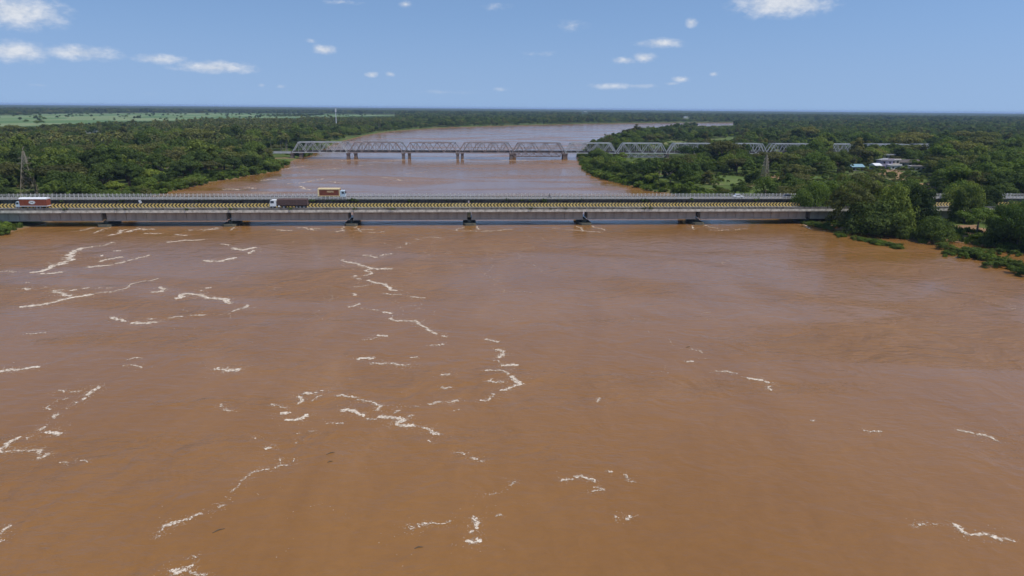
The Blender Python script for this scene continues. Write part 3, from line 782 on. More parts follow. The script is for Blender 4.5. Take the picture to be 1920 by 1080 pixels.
def under_truss(L, z0, z1, wid):
    mb = MB(); n = 12; p = (L - 6) / n
    for yy in (0.1, wid - 0.1):
        mb.bar((3, yy, z0), (L - 3, yy, z0), 0.35)
        mb.bar((0.4, yy, z1), (3, yy, z0), 0.35); mb.bar((L - 0.4, yy, z1), (L - 3, yy, z0), 0.35)
        for i in range(n + 1):
            mb.bar((3 + i * p, yy, z0), (3 + i * p, yy, z1), 0.28)
            if i < n: mb.bar((3 + i * p, yy, z1 if i % 2 else z0), (3 + (i + 1) * p, yy, z0 if i % 2 else z1), 0.3)
    return mb
def rail_bridge(off, zb, zt, ks, label, mats, piermat, under, shift=0.0):
    o0 = RA + RN * off + RU * shift
    root = empty('railway_bridge', tuple(o0), RANG); tag(root, label, 'bridge')
    cache = {}
    for k in ks:
        mt_ = mats(k)
        if mt_ not in cache:
            d_, t_, b_, f_ = truss_parts(RSP - 0.5, zb, zt, 5.6)
            cache[mt_] = (d_.mesh('truss_span', mt_), t_.mesh('top_chord', mt_), b_.mesh('bottom_chord', mt_), f_.mesh('track_floor', 'rail_deck'))
        a = cache[mt_]
        s_ = link('truss_span', a[0], root, (k * RSP + 0.25, 0, 0))
        link('top_chord', a[1], s_); link('bottom_chord', a[2], s_); link('track_floor', a[3], s_)
        if k in under:
            under_truss(RSP - 0.5, zb - 3.1, zb - 0.3, 5.6).build('lower_truss', mt_, s_)
    pm = MB()
    prof = [(-1.15, -2), (1.15, -2), (1.0, zb - 1.3), (-1.0, zb - 1.3)]
    pm.prism(prof, -0.3, 5.9).box(-1.4, 1.4, -0.7, 6.3, zb - 1.3, zb - 0.7).box(-0.5, 0.5, -0.3, 0.3, zb - 0.7, zb - 0.28).box(-0.5, 0.5, 5.3, 5.9, zb - 0.7, zb - 0.28)
    pm = pm.mesh('pier', piermat)
    for k in list(ks) + [max(ks) + 1]: link('pier', pm, root, (k * RSP, 0, 0))
    return root
rbA = rail_bridge(0, 5.0, 12.6, range(-1, 12), 'nearer railway bridge of grey through-truss spans on brick piers', lambda k: 'steel_rust' if k in (0, 1, 2, 3) else 'steel_silver', 'brick_pier', (3, 5))
gx = -1 * RSP
MB().box(gx - 14, gx - 0.3, 0.0, 0.6, 4.2, 5.6).box(gx - 14, gx - 0.3, 5.0, 5.6, 4.2, 5.6).build('approach_girder', 'steel_silver', rbA)
MB().box(gx - 14, gx - 0.3, 0.6, 5.0, 5.2, 5.6).build('track_floor', 'rail_deck', rbA)
rbB = rail_bridge(13.5, 4.6, 12.2, range(-1, 12), 'farther railway bridge of weathered truss spans just behind the nearer one', lambda k: 'steel_grey', 'brick_pier', (), 4.0)

# ------------------------------------------------------------------ pylons and mast
def pylon(loc, H, base, label, arms=True, rz=0.3):
    root = empty('power_pylon', loc, rz); tag(root, label, 'pylon', )
    def half_w(z): return base / 2 * (1 - z / H) ** 1.0 * 0.86 + 0.22
    lv = [0]; z = 0
    while z < H * 0.97:
        z += max(1.1, half_w(z) * 1.5); lv.append(min(z, H))
    for sx, sy in ((-1, -1), (1, -1), (1, 1), (-1, 1)):
        mb = MB()
        for a, b_ in zip(lv[:-1], lv[1:]): mb.bar((sx * half_w(a), sy * half_w(a), a), (sx * half_w(b_), sy * half_w(b_), b_), 0.2)
        mb.build('leg', 'pylon_steel', root)
    br = MB()
    for a, b_ in zip(lv[:-1], lv[1:]):
        wa, wb = half_w(a), half_w(b_)
        c0 = [(-1, -1), (1, -1), (1, 1), (-1, 1)]
        for i in range(4):
            p, q = c0[i], c0[(i + 1) % 4]
            br.bar((p[0] * wa, p[1] * wa, a), (q[0] * wb, q[1] * wb, b_), 0.11); br.bar((q[0] * wa, q[1] * wa, a), (p[0] * wb, p[1] * wb, b_), 0.11)
            br.bar((p[0] * wb, p[1] * wb, b_), (q[0] * wb, q[1] * wb, b_), 0.11)
    br.build('bracing', 'pylon_steel', root)
    for zf, L in ((0.60, 2.3), (0.72, 2.0), (0.84, 1.7)):
        for s in (-1, 1):
            z = H * zf; w_ = half_w(z)
            mb = MB().bar((s * w_, -w_, z), (s * (w_ + L), 0, z), 0.12).bar((s * w_, w_, z), (s * (w_ + L), 0, z), 0.12).bar((s * w_, 0, z + 0.8), (s * (w_ + L), 0, z), 0.1)
            mb.build('cross_arm', 'pylon_steel', root)
    MB().bar((0, 0, H), (0, 0, H + 1.2), 0.14).build('peak', 'pylon_steel', root)
b0 = px(57, 366, 1.4); pylon((b0[0], b0[1], 1.2), 18.6, 6.2, 'rusty lattice power pylon behind the lorry at the left end of the bridges')
b0 = px(1433, 338, 1.4); pylon((b0[0], b0[1], 1.2), 14.0, 4.0, 'grey lattice power pylon among trees before the truss bridge on the right', rz=0.6)
b0 = px(631, 242, 1.5); ms = empty('telecom_mast', (b0[0], b0[1], 1.0)); tag(ms, 'tall pale telecom mast with white antenna head above the left-bank palms', 'mast')
MB().tube([(0, 0, 0), (0, 0, 18), (0, 0, 34)], [0.8, 0.6, 0.45], 10).build('pole', 'mast_white', ms)
for a in range(3):
    an = a * 2.094 + 0.4
    MB().box(-0.35, 0.35, -0.2, 0.2, 29.0, 34.5).build('antenna', 'mast_white', ms).location = (math.cos(an) * 1.0, math.sin(an) * 1.0, 0)
MB().tube([(0, 0, 28.6), (0, 0, 28.9)], [1.3, 1.3], 12).build('platform', 'mast_white', ms)
MB().bar((0, 0, 34), (0, 0, 37), 0.15).build('spike', 'mast_white', ms)

# ------------------------------------------------------------------ houses
def house(pxy, w, d, floors, wall, roof, label, rz=0.0, roof_kind='flat', fh=3.0, z=1.4, cat='house', cols=3):
    b0 = px(pxy[0], pxy[1], z); root = empty('house', (b0[0], b0[1], z - 0.3), rz); tag(root, label, cat)
    h = floors * fh; th = 0.25
    # front wall with real openings: piers between windows, bands above and below
    pitch = w / cols; ww = min(1.4, pitch * 0.5)
    wl = MB(); wl.box(-w / 2, -w / 2 + th, th, d, 0, h).box(w / 2 - th, w / 2, th, d, 0, h).box(-w / 2 + th, w / 2 - th, d - th, d, 0, h)
    for f in range(floors):
        z0 = f * fh
        wl.box(-w / 2, w / 2, 0, th, z0, z0 + 0.9).box(-w / 2, w / 2, 0, th, z0 + 2.2, z0 + fh)
        xs = [-w / 2]
        for c_ in range(cols):
            xc = -w / 2 + (c_ + 0.5) * pitch
            wl.box(xs[-1], xc - ww / 2, 0, th, z0 + 0.9, z0 + 2.2); xs.append(xc + ww / 2)
        wl.box(xs[-1], w / 2, 0, th, z0 + 0.9, z0 + 2.2)
    wl.build('wall', wall, root)
    for f in range(floors):
        for c_ in range(cols):
            xc = -w / 2 + (c_ + 0.5) * pitch; z0 = f * fh
            wn_ = MB().box(xc - ww / 2 + 0.003, xc + ww / 2 - 0.003, 0.14, 0.2, z0 + 0.903, z0 + 2.197).build('window', 'window_dark', root)
            MB().box(xc - ww / 2 - 0.1, xc + ww / 2 + 0.1, -0.35, -0.002, z0 + 2.25, z0 + 2.35).build('sunshade', wall, wn_)
    if roof_kind == 'flat':
        r_ = MB().box(-w / 2 - 0.5, w / 2 + 0.5, -0.6, d + 0.5, h + 0.003, h + 0.28).build('roof', roof, root)
        MB().box(-w / 2 - 0.4, w / 2 + 0.4, -0.5, -0.35, h + 0.283, h + 0.9).build('roof_parapet', wall, r_)
    else:
        e = 0.6
        rp = MB(); rp.prism([(-e, h + 0.003), (d + e, h + 0.003), (d / 2, h + d * 0.28)], -w / 2 - e, w / 2 + e)
        rp.v = [(y_, x_, z_) for (x_, y_, z_) in rp.v]
        rp.build('roof', roof, root)
    MB().box(w * 0.28, w * 0.28 + 1.0, -0.03, -0.004, 0, 2.1).build('door', 'window_dark', root)
    return root
house((1674, 316), 9.0, 8, 2, 'wall_pink', 'roof_white', 'pale pink two-storey house beside the bare brown field on the right', 0.15)
house((1679, 318), 7, 5, 1, 'wall_white', 'roof_white', 'low white house in front of the pink two-storey house', 0.1, cols=2)
house((1662, 317), 8, 6, 2, 'wall_lilac', 'roof_grey', 'lilac-grey house left of the pink two-storey house', 0.1, cols=2)
house((1661, 305), 13, 8, 2, 'wall_grey', 'roof_white', 'grey house with flat white roof behind the lilac house', 0.1)
house((1670, 298), 11, 8, 2, 'wall_grey', 'roof_blue', 'house with bright blue roof behind the pink house', 0.1, 'gable')
house((1722, 320), 9, 6, 1, 'wall_pink', 'roof_grey', 'small pinkish house right of the bare field', -0.15)
house((1646, 318), 5, 5, 1, 'wall_white', 'roof_white', 'small white shed at the left edge of the bare field', 0.3, 'gable', cols=2)
house((1608, 321), 8, 6, 1, 'wall_grey', 'roof_teal', 'low teal-roofed shed among trees left of the bare field', 0.1, 'gable')
house((1706, 312), 14, 7, 1, 'wall_grey', 'roof_dark', 'long dark-roofed house between the pink house and the trees', 0.0, 'gable')
house((1292, 251), 10, 8, 2, 'wall_white', 'roof_white', 'white house by the far riverbank trees above the truss bridge', 0.2)
house((172, 250), 14, 9, 1, 'wall_white', 'roof_white', 'white-roofed house deep in the left-bank wood', 0.1, 'gable')
house((1467, 256), 14, 9, 1, 'wall_grey', 'roof_white', 'pale-roofed house in the wood beyond the right-hand truss spans', 0.1, 'gable')
house((1097, 213), 22, 18, 6, 'wall_white', 'roof_white', 'tiny white tower house on the far plain above the river bend', 0.0)
house((1286, 222), 16, 10, 3, 'wall_white', 'roof_white', 'white house on the far shore right of the river bend', 0.0)
house((620, 226), 12, 10, 3, 'wall_white', 'roof_white', 'white house beside the telecom mast', 0.0)
house((413, 206.5), 40, 20, 4, 'wall_white', 'roof_white', 'pale building on the far left horizon plain', 0.0)

# ------------------------------------------------------------------ fields and bare ground (thin sheets on the plain)
SHEET_POLY = {}
def sheet(name, pts_px, z, mat, label, sub=0):
    pts = [px(x, y, z)[:2] for x, y in pts_px]; gq = np.random.default_rng(int(pts_px[0][0]) + 2000)
    for _ in range(3):
        nx = []
        for i in range(len(pts)):
            a, b_ = pts[i], pts[(i + 1) % len(pts)]; L = np.hypot(*(b_ - a)); nr = np.array([-(b_ - a)[1], (b_ - a)[0]]) / (L + 1e-6)
            nx += [a, (a + b_) / 2 + nr * gq.normal() * min(L * 0.12, 40)]
        pts = nx
    mb = MB(); pa = np.array(pts); SHEET_POLY[name if name not in SHEET_POLY else name + str(len(SHEET_POLY))] = (name, pa)
    if np.hypot(*pa.mean(0)) < 950:                        # near patches lie on the uneven ground
        lo_, hi_ = pa.min(0), pa.max(0); stp = max(0.8, float((hi_ - lo_).max()) / 60)
        nx_, ny_ = (np.ceil((hi_ - lo_) / stp) + 1).astype(int)
        gx_, gy_ = np.meshgrid(lo_[0] + np.arange(nx_) * stp, lo_[1] + np.arange(ny_) * stp, indexing='ij'); gp = np.column_stack([gx_.ravel(), gy_.ravel()])
        gzz = np.maximum(ground_z(gp), 0.05) + 0.16
        i_, j_ = np.meshgrid(np.arange(nx_ - 1), np.arange(ny_ - 1), indexing='ij'); f_ = np.stack([i_ * ny_ + j_, (i_ + 1) * ny_ + j_, (i_ + 1) * ny_ + j_ + 1, i_ * ny_ + j_ + 1], -1).reshape(-1, 4)
        f_ = f_[inside(gp[f_].mean(1), pa)]; uq_, inv_ = np.unique(f_.ravel(), return_inverse=True)
        return tag(link(name, mesh_np(name, np.column_stack([gp, gzz])[uq_], inv_.reshape(-1, 4), mat, True)), label, kind='structure')
    mb.v = [(p[0], p[1], z) for p in pts]; mb.f = [tuple(range(len(pts)))]
    return tag(mb.build(name, mat), label, kind='structure')
def field_mat(name, c0, c1, c2, rot=0.3, sc=0.02):
    mt, t, b, out = new_mat(name)
    pos = t.node('ShaderNodeNewGeometry').outputs['Position']
    v = t.node('ShaderNodeTexVoronoi'); t.set(v.inputs['Vector'], t.mapping(pos, rot=(0, 0, rot), scale=(1, 0.45, 1))); v.inputs['Scale'].default_value = sc
    ss = t.node('ShaderNodeSeparateColor'); t.l.new(v.outputs['Color'], ss.inputs[0])
    n = t.noise(pos, sc * 4, 4, 0.6)
    c = t.ramp(t.math('ADD', t.math('MULTIPLY', ss.outputs[0], 0.55), t.math('MULTIPLY', n, 0.45)), [(0.2, c0), (0.5, c1), (0.8, c2)])
    t.set(b.inputs['Base Color'], c); b.inputs['Roughness'].default_value = 0.9; b.inputs['Specular IOR Level'].default_value = 0.1
field_mat('paddy', (0.085, 0.150, 0.050), (0.130, 0.205, 0.075), (0.215, 0.250, 0.120), sc=0.009)
field_mat('meadow', (0.075, 0.115, 0.030), (0.115, 0.155, 0.042), (0.20, 0.19, 0.08), sc=0.08)
field_mat('bare_soil', (0.22, 0.14, 0.075), (0.30, 0.19, 0.10), (0.24, 0.20, 0.09), sc=0.09)
field_mat('mud', (0.24, 0.14, 0.075), (0.32, 0.20, 0.11), (0.28, 0.17, 0.095), sc=0.2)
FZ = 2.15
sheet('paddy_field', [(-260, 239), (-40, 238), (60, 237), (170, 231), (300, 227.5), (420, 224), (560, 221.5), (690, 219), (750, 217.2), (700, 215.4), (560, 213.6), (420, 212.2), (280, 212.4), (150, 213.6), (60, 216), (-60, 217), (-260, 219)], FZ, 'paddy', 'broad pale green paddy fields beyond the left-bank wood')
sheet('field', [(1700, 218.6), (1880, 220.6), (1885, 218.6), (1700, 216.8)], FZ, 'paddy', 'thin pale field strip near the right horizon')
sheet('field', [(930, 209.6), (1290, 214.2), (1300, 212.8), (930, 208.2)], FZ, 'paddy', 'thin green field strip beyond the river bend')
sheet('field', [(1200, 270), (1292, 272), (1288, 256), (1206, 254)], FZ, 'meadow', 'terraced yellow-green field behind the truss bridge')
sheet('field', [(1330, 266), (1378, 267), (1376, 251), (1338, 251)], FZ + .01, 'meadow', 'small green field behind the truss bridge, right of the terraced one')
sheet('field', [(1325, 344), (1398, 345), (1394, 328), (1330, 328)], FZ, 'meadow', 'bright green grass clearing between the right-hand bridges')
sheet('field', [(1424, 341), (1472, 342), (1468, 327), (1428, 327)], FZ, 'bare_soil', 'tan bare patch at the foot of the right-hand pylon')
sheet('field', [(1515, 345), (1572, 346), (1566, 328), (1520, 328)], FZ, 'meadow', 'green grass patch right of the tan bare patch')
sheet('bare_field', [(1636, 336), (1706, 337), (1704, 317.5), (1640, 317)], FZ, 'bare_soil', 'bare brown field in front of the pink house')
sheet('bare_field', [(1722, 352), (1746, 352), (1744, 341), (1724, 341)], FZ, 'bare_soil', 'small tan clearing among dark trees below the village')
sheet('field', [(1415, 283), (1470, 284), (1500, 276), (1415, 274)], FZ, 'meadow', 'olive grass slope behind the right truss spans')
sheet('mud_flat', [(1764, 447), (1800, 451), (1846, 445), (1860, 434), (1830, 425), (1776, 427)], 0.9, 'mud', 'pinkish mud flat among the trees on the right bank')
sheet('bare_field', [(205, 362.5), (250, 358), (262, 350), (222, 351)], FZ, 'bare_soil', 'small bare brown patch in the grass on the left bank')

# ------------------------------------------------------------------ plants
def crown_mesh(name, seed, mat, rx, rz, n_lobes, per, leaf, flat=0.0, zc=0.0, spread=1.0, lob=(0.26, 0.42)):
    """leaf-sized faces on many small clumps that together fill an uneven crown"""
    g = np.random.default_rng(seed)
    cs = []
    for i in range(n_lobes):
        d = g.normal(size=3); d /= np.linalg.norm(d)
        if d[2] < -0.35: d[2] *= -0.6
        rad = 0.45 + 0.42 * g.random() ** 0.6
        cs.append((d[0] * rx * rad * spread * (0.85 + .3 * g.random()), d[1] * rx * rad * spread, zc + d[2] * rz * rad * (1 - flat * 0.3)))
    cs = np.array(cs); lr = rx * (lob[0] + (lob[1] - lob[0]) * g.random(n_lobes))
    N = n_lobes * per
    li = g.integers(0, n_lobes, N)
    d = g.normal(size=(N, 3)); d /= np.linalg.norm(d, axis=1)[:, None]
    low = d[:, 2] < -0.2; d[low, 2] *= np.where(g.random(low.sum()) < 0.65, -1, 1)
    rad = np.where(g.random(N) < 0.78, 0.86 + 0.22 * g.random(N), 0.4 + 0.4 * g.random(N))
    sq = np.array([1, 1, 0.78 - 0.35 * flat])
    P = cs[li] + d * (lr[li] * rad)[:, None] * sq
    nrm = d + g.normal(size=(N, 3)) * 0.24 + np.array([0, 0, 0.10]); nrm /= np.linalg.norm(nrm, axis=1)[:, None]
    ref = g.normal(size=(N, 3)); u_ = np.cross(nrm, ref); u_ /= np.linalg.norm(u_, axis=1)[:, None]; v_ = np.cross(nrm, u_)
    s = leaf * (0.6 + 0.8 * g.random(N))[:, None]; s2 = s * (0.55 + 0.4 * g.random(N))[:, None]
    V = np.stack([P - u_ * s, P - v_ * s2, P + u_ * s, P + v_ * s2], 1).reshape(-1, 3)
    F = np.arange(4 * N).reshape(-1, 4)
    return mesh_np(name, V, F, mat)

def trunk_mesh(name, seed, h, r, rx, mat='bark', lean=0.0):
    g = np.random.default_rng(seed); mb = MB()
    top = (lean * h, 0.1 * g.normal(), h)
    mb.tube([(0, 0, -0.6), (0.02 * h, 0, h * 0.4), top], [r * 1.35, r, r * 0.62], 7)
    for i in range(5):
        a = i * 1.257 + g.random(); z0 = h * (0.55 + 0.4 * g.random())
        p0 = (lean * z0, 0, z0); L = rx * (0.45 + 0.35 * g.random())
        p2 = (p0[0] + math.cos(a) * L, math.sin(a) * L, z0 + rx * (0.25 + 0.45 * g.random()))
        p1 = tuple((a_ + b_) / 2 + (0.12 if k == 2 else 0) for k, (a_, b_) in enumerate(zip(p0, p2)))
        mb.tube([p0, p1, p2], [r * 0.5, r * 0.32, r * 0.14], 5)
    return mb.mesh(name, mat)

# kinds of tree: shape word, foliage word, leaf material, crown half width, half height, trunk height, ...
KINDS = []
def kind(shape, hue, mat, rx, rz, th, seed, n_lobes=28, per=110, leaf=0.30, flat=0.0, bark='bark', spread=1.0, lob=(0.26, 0.42)):
    KINDS.append(dict(shape=shape, hue=hue, rx=rx, rz=rz, th=th,
                      crown=crown_mesh('crown', seed, mat, rx, rz, n_lobes, per, leaf, flat, 0.0, spread, lob), trunk=trunk_mesh('trunk', seed, th, rx * 0.055 + 0.06, rx, bark)))
kind('broad domed', 'dark green', 'leaf_dark', 5.4, 4.1, 4.6, 101)
kind('tall oval', 'dark green', 'leaf_dark', 3.9, 5.0, 5.4, 102)
kind('lumpy spreading', 'mid green', 'leaf_mid', 5.6, 3.7, 4.6, 103, 22, 90)
kind('rounded', 'mid green', 'leaf_mid', 4.4, 3.9, 4.2, 104)
kind('flat-topped', 'olive', 'leaf_olive', 6.0, 2.7, 5.8, 105, 30, 70, 0.34, 0.8)
kind('narrow upright', 'olive', 'leaf_olive', 3.0, 5.0, 5.0, 106, 20, 80)
kind('low bushy', 'bright green', 'leaf_bright', 3.8, 2.7, 2.4, 107, 20, 90, 0.30)
kind('feathery', 'mid green', 'leaf_mid', 4.8, 4.8, 5.0, 108, 34, 50, 0.32, 0.3, 'bark_pale', 1.1, (0.18, 0.30))

def palm_mesh(name, seed):
    g = np.random.default_rng(seed); vs = []; fs = []
    H = 11 + 3 * g.random(); lean = g.normal() * 0.6
    for i in range(19):
        a = i * 2.399 + g.random() * 0.3; el0 = R_(58 - 80 * (i / 19) + g.normal() * 8); L = 3.3 + g.random() * 0.9
        p = np.array([lean, 0, H]); d = np.array([math.cos(a) * math.cos(el0), math.sin(a) * math.cos(el0), math.sin(el0)])
        side = np.array([-math.sin(a), math.cos(a), 0]); prev = None
        for s in range(6):
            tt = s / 5; w_ = 0.62 * math.sin(math.pi * (0.12 + 0.85 * tt)) + 0.05
            k = len(vs); vs += [p - side * w_ + np.array([0, 0, -0.25 * w_]), p, p + side * w_ + np.array([0, 0, -0.25 * w_])]
            if prev is not None: fs += [(prev, prev + 1, k + 1, k), (prev + 1, prev + 2, k + 2, k + 1)]
            prev = k
            p = p + d * L / 5; d = d + np.array([0, 0, -0.26]); d /= np.linalg.norm(d)
    n0 = len(vs)
    for (z, xx, r) in ((-0.4, 0, 0.22), (H * 0.5, lean * 0.3, 0.16), (H, lean, 0.13)):
        for j in range(5): vs.append(np.array([xx + r * math.cos(j * 1.2566), r * math.sin(j * 1.2566), z]))
    tf = []
    for i in range(2):
        for j in range(5): tf.append((n0 + i * 5 + j, n0 + i * 5 + (j + 1) % 5, n0 + (i + 1) * 5 + (j + 1) % 5, n0 + (i + 1) * 5 + j))
    me = mesh_np(name, np.array(vs), np.array(fs + tf), 'leaf_palm')
    me.materials.append(MATS['bark_pale'])
    me.polygons.foreach_set('material_index', np.array([0] * len(fs) + [1] * len(tf), np.int32))
    return me
PALMS = [palm_mesh('coconut_palm', 300 + i) for i in range(4)]
BUSH = [crown_mesh('shrub', 400, 'leaf_bright', 2.0, 1.5, 14, 130, 0.15, 0, 1.0), crown_mesh('shrub', 401, 'leaf_mid', 2.3, 1.7, 16, 130, 0.15, 0, 1.2), crown_mesh('shrub', 402, 'leaf_olive', 1.8, 1.3, 13, 130, 0.15, 0, 0.9)]
def tuft_mesh(name, seed, mat, n=60, r=0.9, h=1.5):
    g = np.random.default_rng(seed); vs = []; fs = []
    for i in range(n):
        a = g.random() * 6.283; q = g.random() ** .5 * r; b0 = np.array([math.cos(a) * q, math.sin(a) * q, -0.2])
        t1 = b0 + np.array([g.normal() * 0.3, g.normal() * 0.3, h * (0.5 + 0.6 * g.random())]); s = np.array([math.cos(a + 1.5), math.sin(a + 1.5), 0]) * 0.16
        k = len(vs); vs += [b0 - s, b0 + s, t1 + s * .3 + [0.1, 0, 0], t1 - s * .3]; fs.append((k, k + 1, k + 2, k + 3))
    return mesh_np(name, np.array(vs), np.array(fs), mat)
TUFTS = [tuft_mesh('grass_tuft', 500, 'leaf_bright', 70), tuft_mesh('grass_tuft', 501, 'leaf_bright', 70), tuft_mesh('grass_tuft', 502, 'leaf_mid', 70)]

# where nothing may hide what the photograph shows: px rectangle and how far away the seen thing stands
CLEAR = [(515, 262, 1062, 300, 545), (1136, 267, 1150, 284, 548), (1150, 267, 1300, 281, 548), (1178, 267, 1268, 293, 548), (1408, 270, 1432, 282, 560),
         (1562, 271, 1586, 278, 570), (1208, 257, 1284, 266, 760), (1340, 252, 1374, 258, 830), (1342, 331, 1388, 336, 430), (1438, 330, 1460, 335, 430), (1528, 331, 1556, 335, 430),
         (1652, 321, 1696, 330, 486), (1657, 290, 1690, 312, 520), (1712, 309, 1728, 319, 485), (1640, 312, 1650, 318, 485), (1426, 297, 1440, 334, 400), (40, 291, 74, 366, 288),
         (0, 221, 74, 235, 3000), (74, 219, 180, 229, 3000), (180, 216.5, 330, 225.5, 3400), (330, 215.5, 560, 220.5, 3400), (560, 215, 740, 217, 3600), (626, 205, 636, 228, 1250), (1286, 245, 1296, 250, 900),
         (1600, 315, 1616, 321, 470), (1092, 206, 1102, 212, 5000), (1280, 217, 1292, 221, 3200), (165, 240, 180, 247, 900), (1462, 249, 1474, 254, 900), (1724, 342, 1744, 349, 400),
         (1310, 229, 1374, 234, 2000), (600, 236, 1070, 300, 520), (210, 352, 250, 361, 300), (1412, 276, 1470, 282, 600)]
class _F:
    def __init__(self, name): self.name = name
FIELDS = [_F(v[0]) for v in SHEET_POLY.values() if v[0] != 'mud_flat']
FPOLY = [v[1] for v in SHEET_POLY.values() if v[0] != 'mud_flat']

def blocked(P, h, hw):
    bx_, by_, zc = proj(np.column_stack([P, np.full(len(P), 1.0)]))
    _, ty_, _ = proj(np.column_stack([P, 1.2 + h]))
    w_ = hw * FOCAL / zc
    D = P[:, 1]; bad = np.zeros(len(P), bool)
    for (x0, y0, x1, y1, dm) in CLEAR:
        bad |= (D < dm) & (bx_ + w_ * 0.8 > x0) & (bx_ - w_ * 0.8 < x1) & (ty_ < y1) & (by_ > y0)
    return bad
def in_corridor(P, mrg=0.0):
    q = P - BORG[:2]; yb = q @ BN[:2]
    q2 = P - RA[:2]; yr = q2 @ RN[:2]; xr = q2 @ RU[:2]
    return ((yb > -3 - mrg) & (yb < 25 + mrg)) | ((yr > -4) & (yr < 24) & (xr > -70) & (xr < 520))

def scatter(rlo, rhi, step, half=R_(42)):
    n = int(half * (rhi ** 2 - rlo ** 2) / step ** 2)
    r_ = np.sqrt(rng.random(n) * (rhi ** 2 - rlo ** 2) + rlo ** 2); a = (rng.random(n) * 2 - 1) * half
    P = np.column_stack([np.sin(a) * r_, np.cos(a) * r_])
    # keep them apart: one per cell of a jittered lattice
    cell = np.floor(P / step).astype(np.int64); key = cell[:, 0] * 1000003 + cell[:, 1]
    _, idx = np.unique(key, return_index=True)
    return P[idx]

bands = [(170, 620, 6.4), (620, 1500, 8.0), (1500, 2600, 11.0), (2600, 4600, 17.0)]
allP = []; allB = []
for bi, (a, b_, s) in enumerate(bands):
    P = scatter(a, b_, s); allP.append(P); allB.append(np.full(len(P), bi))
P = np.concatenate(allP); B = np.concatenate(allB)
sd = river_sd(P); keep = (sd > 2.5) & ~in_corridor(P)
thin = rng.random(len(P)) < 0.012
for o_f, poly in zip(FIELDS, FPOLY): keep &= ~inside(P, poly) | (thin & (o_f.name == 'paddy_field'))
P, B, sd = P[keep], B[keep], sd[keep]
D = np.hypot(P[:, 0], P[:, 1])
patch = fbm(P[:, 0] / 60, P[:, 1] / 60, 3)
# scattered open glades; more of them far away
gl = fbm(P[:, 0] / 170 + 40, P[:, 1] / 170 + 9, 3)
keep = (gl < np.where(D > 1500, 0.60, 0.66)) | (rng.random(len(P)) < 0.15)
keep &= ~((P[:, 1] < 213) & (P[:, 0] < 0))                  # nothing in front of the bridge on the left
q_ = P - BORG[:2]; yb_ = q_ @ BN[:2]
keep &= ~((yb_ < 0) & (P[:, 0] > 0))                        # the trees before the bridge on the right are placed by hand
keep &= (sd > 9) | (D > 900) | (rng.random(len(P)) < 0.25)
P, B, sd, D, patch = P[keep], B[keep], sd[keep], D[keep], patch[keep]
n = len(P)
ki = np.zeros(n, int); rnd = rng.random(n)
w_dark = np.clip((patch - 0.3) * 3, 0, 1)
ki = np.where(rnd < 0.30, np.where(rng.random(n) < w_dark, 0, 2), np.where(rnd < 0.46, np.where(rng.random(n) < 0.6, 1, 3), np.where(rnd < 0.62, 3, np.where(rnd < 0.73, 4, np.where(rnd < 0.82, 5, np.where(rnd < 0.90, 6, 7))))))
ki = np.where((sd < 9) & (D < 900), np.where(rng.random(n) < 0.6, 6, 3), ki)
scl = 0.80 + 0.62 * rng.random(n) + 0.18 * (patch - 0.45)
scl = np.where((rng.random(n) < 0.13) & (D < 1000) & (sd > 20), scl * 1.4, scl)
scl = np.where(sd < 10, scl * 0.6, np.where(sd < 18, scl * 0.85, scl))
scl = np.where(B == 2, scl * 1.2, np.where(B == 3, scl * 1.55, scl))
_co = [np.array([v.co[:] for v in k['crown'].vertices]) for k in KINDS]
KH = np.array([k['th'] + k['rz'] * 0.35 + np.percentile(c_[:, 2], 99) for k, c_ in zip(KINDS, _co)]) * 1.08
KW = np.array([np.percentile(np.hypot(c_[:, 0], c_[:, 1]), 97) for c_ in _co]) / 0.8
# coconut palms stand in the left-bank gardens
pxx, pyy, zc = proj(np.column_stack([P, np.full(n, 1.0)]))
palm_zone = (pxx < 760) & (D > 560) & (D < 1700) & (sd > 12)
is_palm = palm_zone & (rng.random(n) < np.clip((fbm(P[:, 0] / 110 + 3, P[:, 1] / 110, 3) - 0.34) * 3.2, 0.02, 0.6))
h = np.where(is_palm, 14.5, KH[ki] * scl); hw = np.where(is_palm, 3.5, KW[ki] * scl)
small = blocked(P, h, hw)
# shrink what would hide things; drop it where even a shrub would
scl = np.where(small, scl * 0.36, scl); is_palm &= ~small
h2 = np.where(small, h * 0.36, h); hw2 = np.where(small, hw * 0.36, hw)
ok = ~blocked(P, h2, hw2)
P, D, ki, scl, is_palm, sd, pxx, pyy, zc, small = (a[ok] for a in (P, D, ki, scl, is_palm, sd, pxx, pyy, zc, small))
gz = ground_z(P, sd)
n = len(P)
view = (pxx > -30) & (pxx < 1950) & (pyy > 150) & (pyy < 600)
apparent = np.where(is_palm, 7.0, KW[ki] * 1.6 * scl) * FOCAL / zc
def visible_rank(mask, limit):
    """those of a kind that show largest: big on the picture and not sunk behind the row in front"""
    idx = np.where(mask & view)[0]
    order = idx[np.argsort(-apparent[idx])]
    return order[:limit]
tree_idx = visible_rank(~is_palm, 300)
palm_idx = visible_rank(is_palm, 290)
used = np.zeros(n, bool); used[tree_idx] = True; used[palm_idx] = True

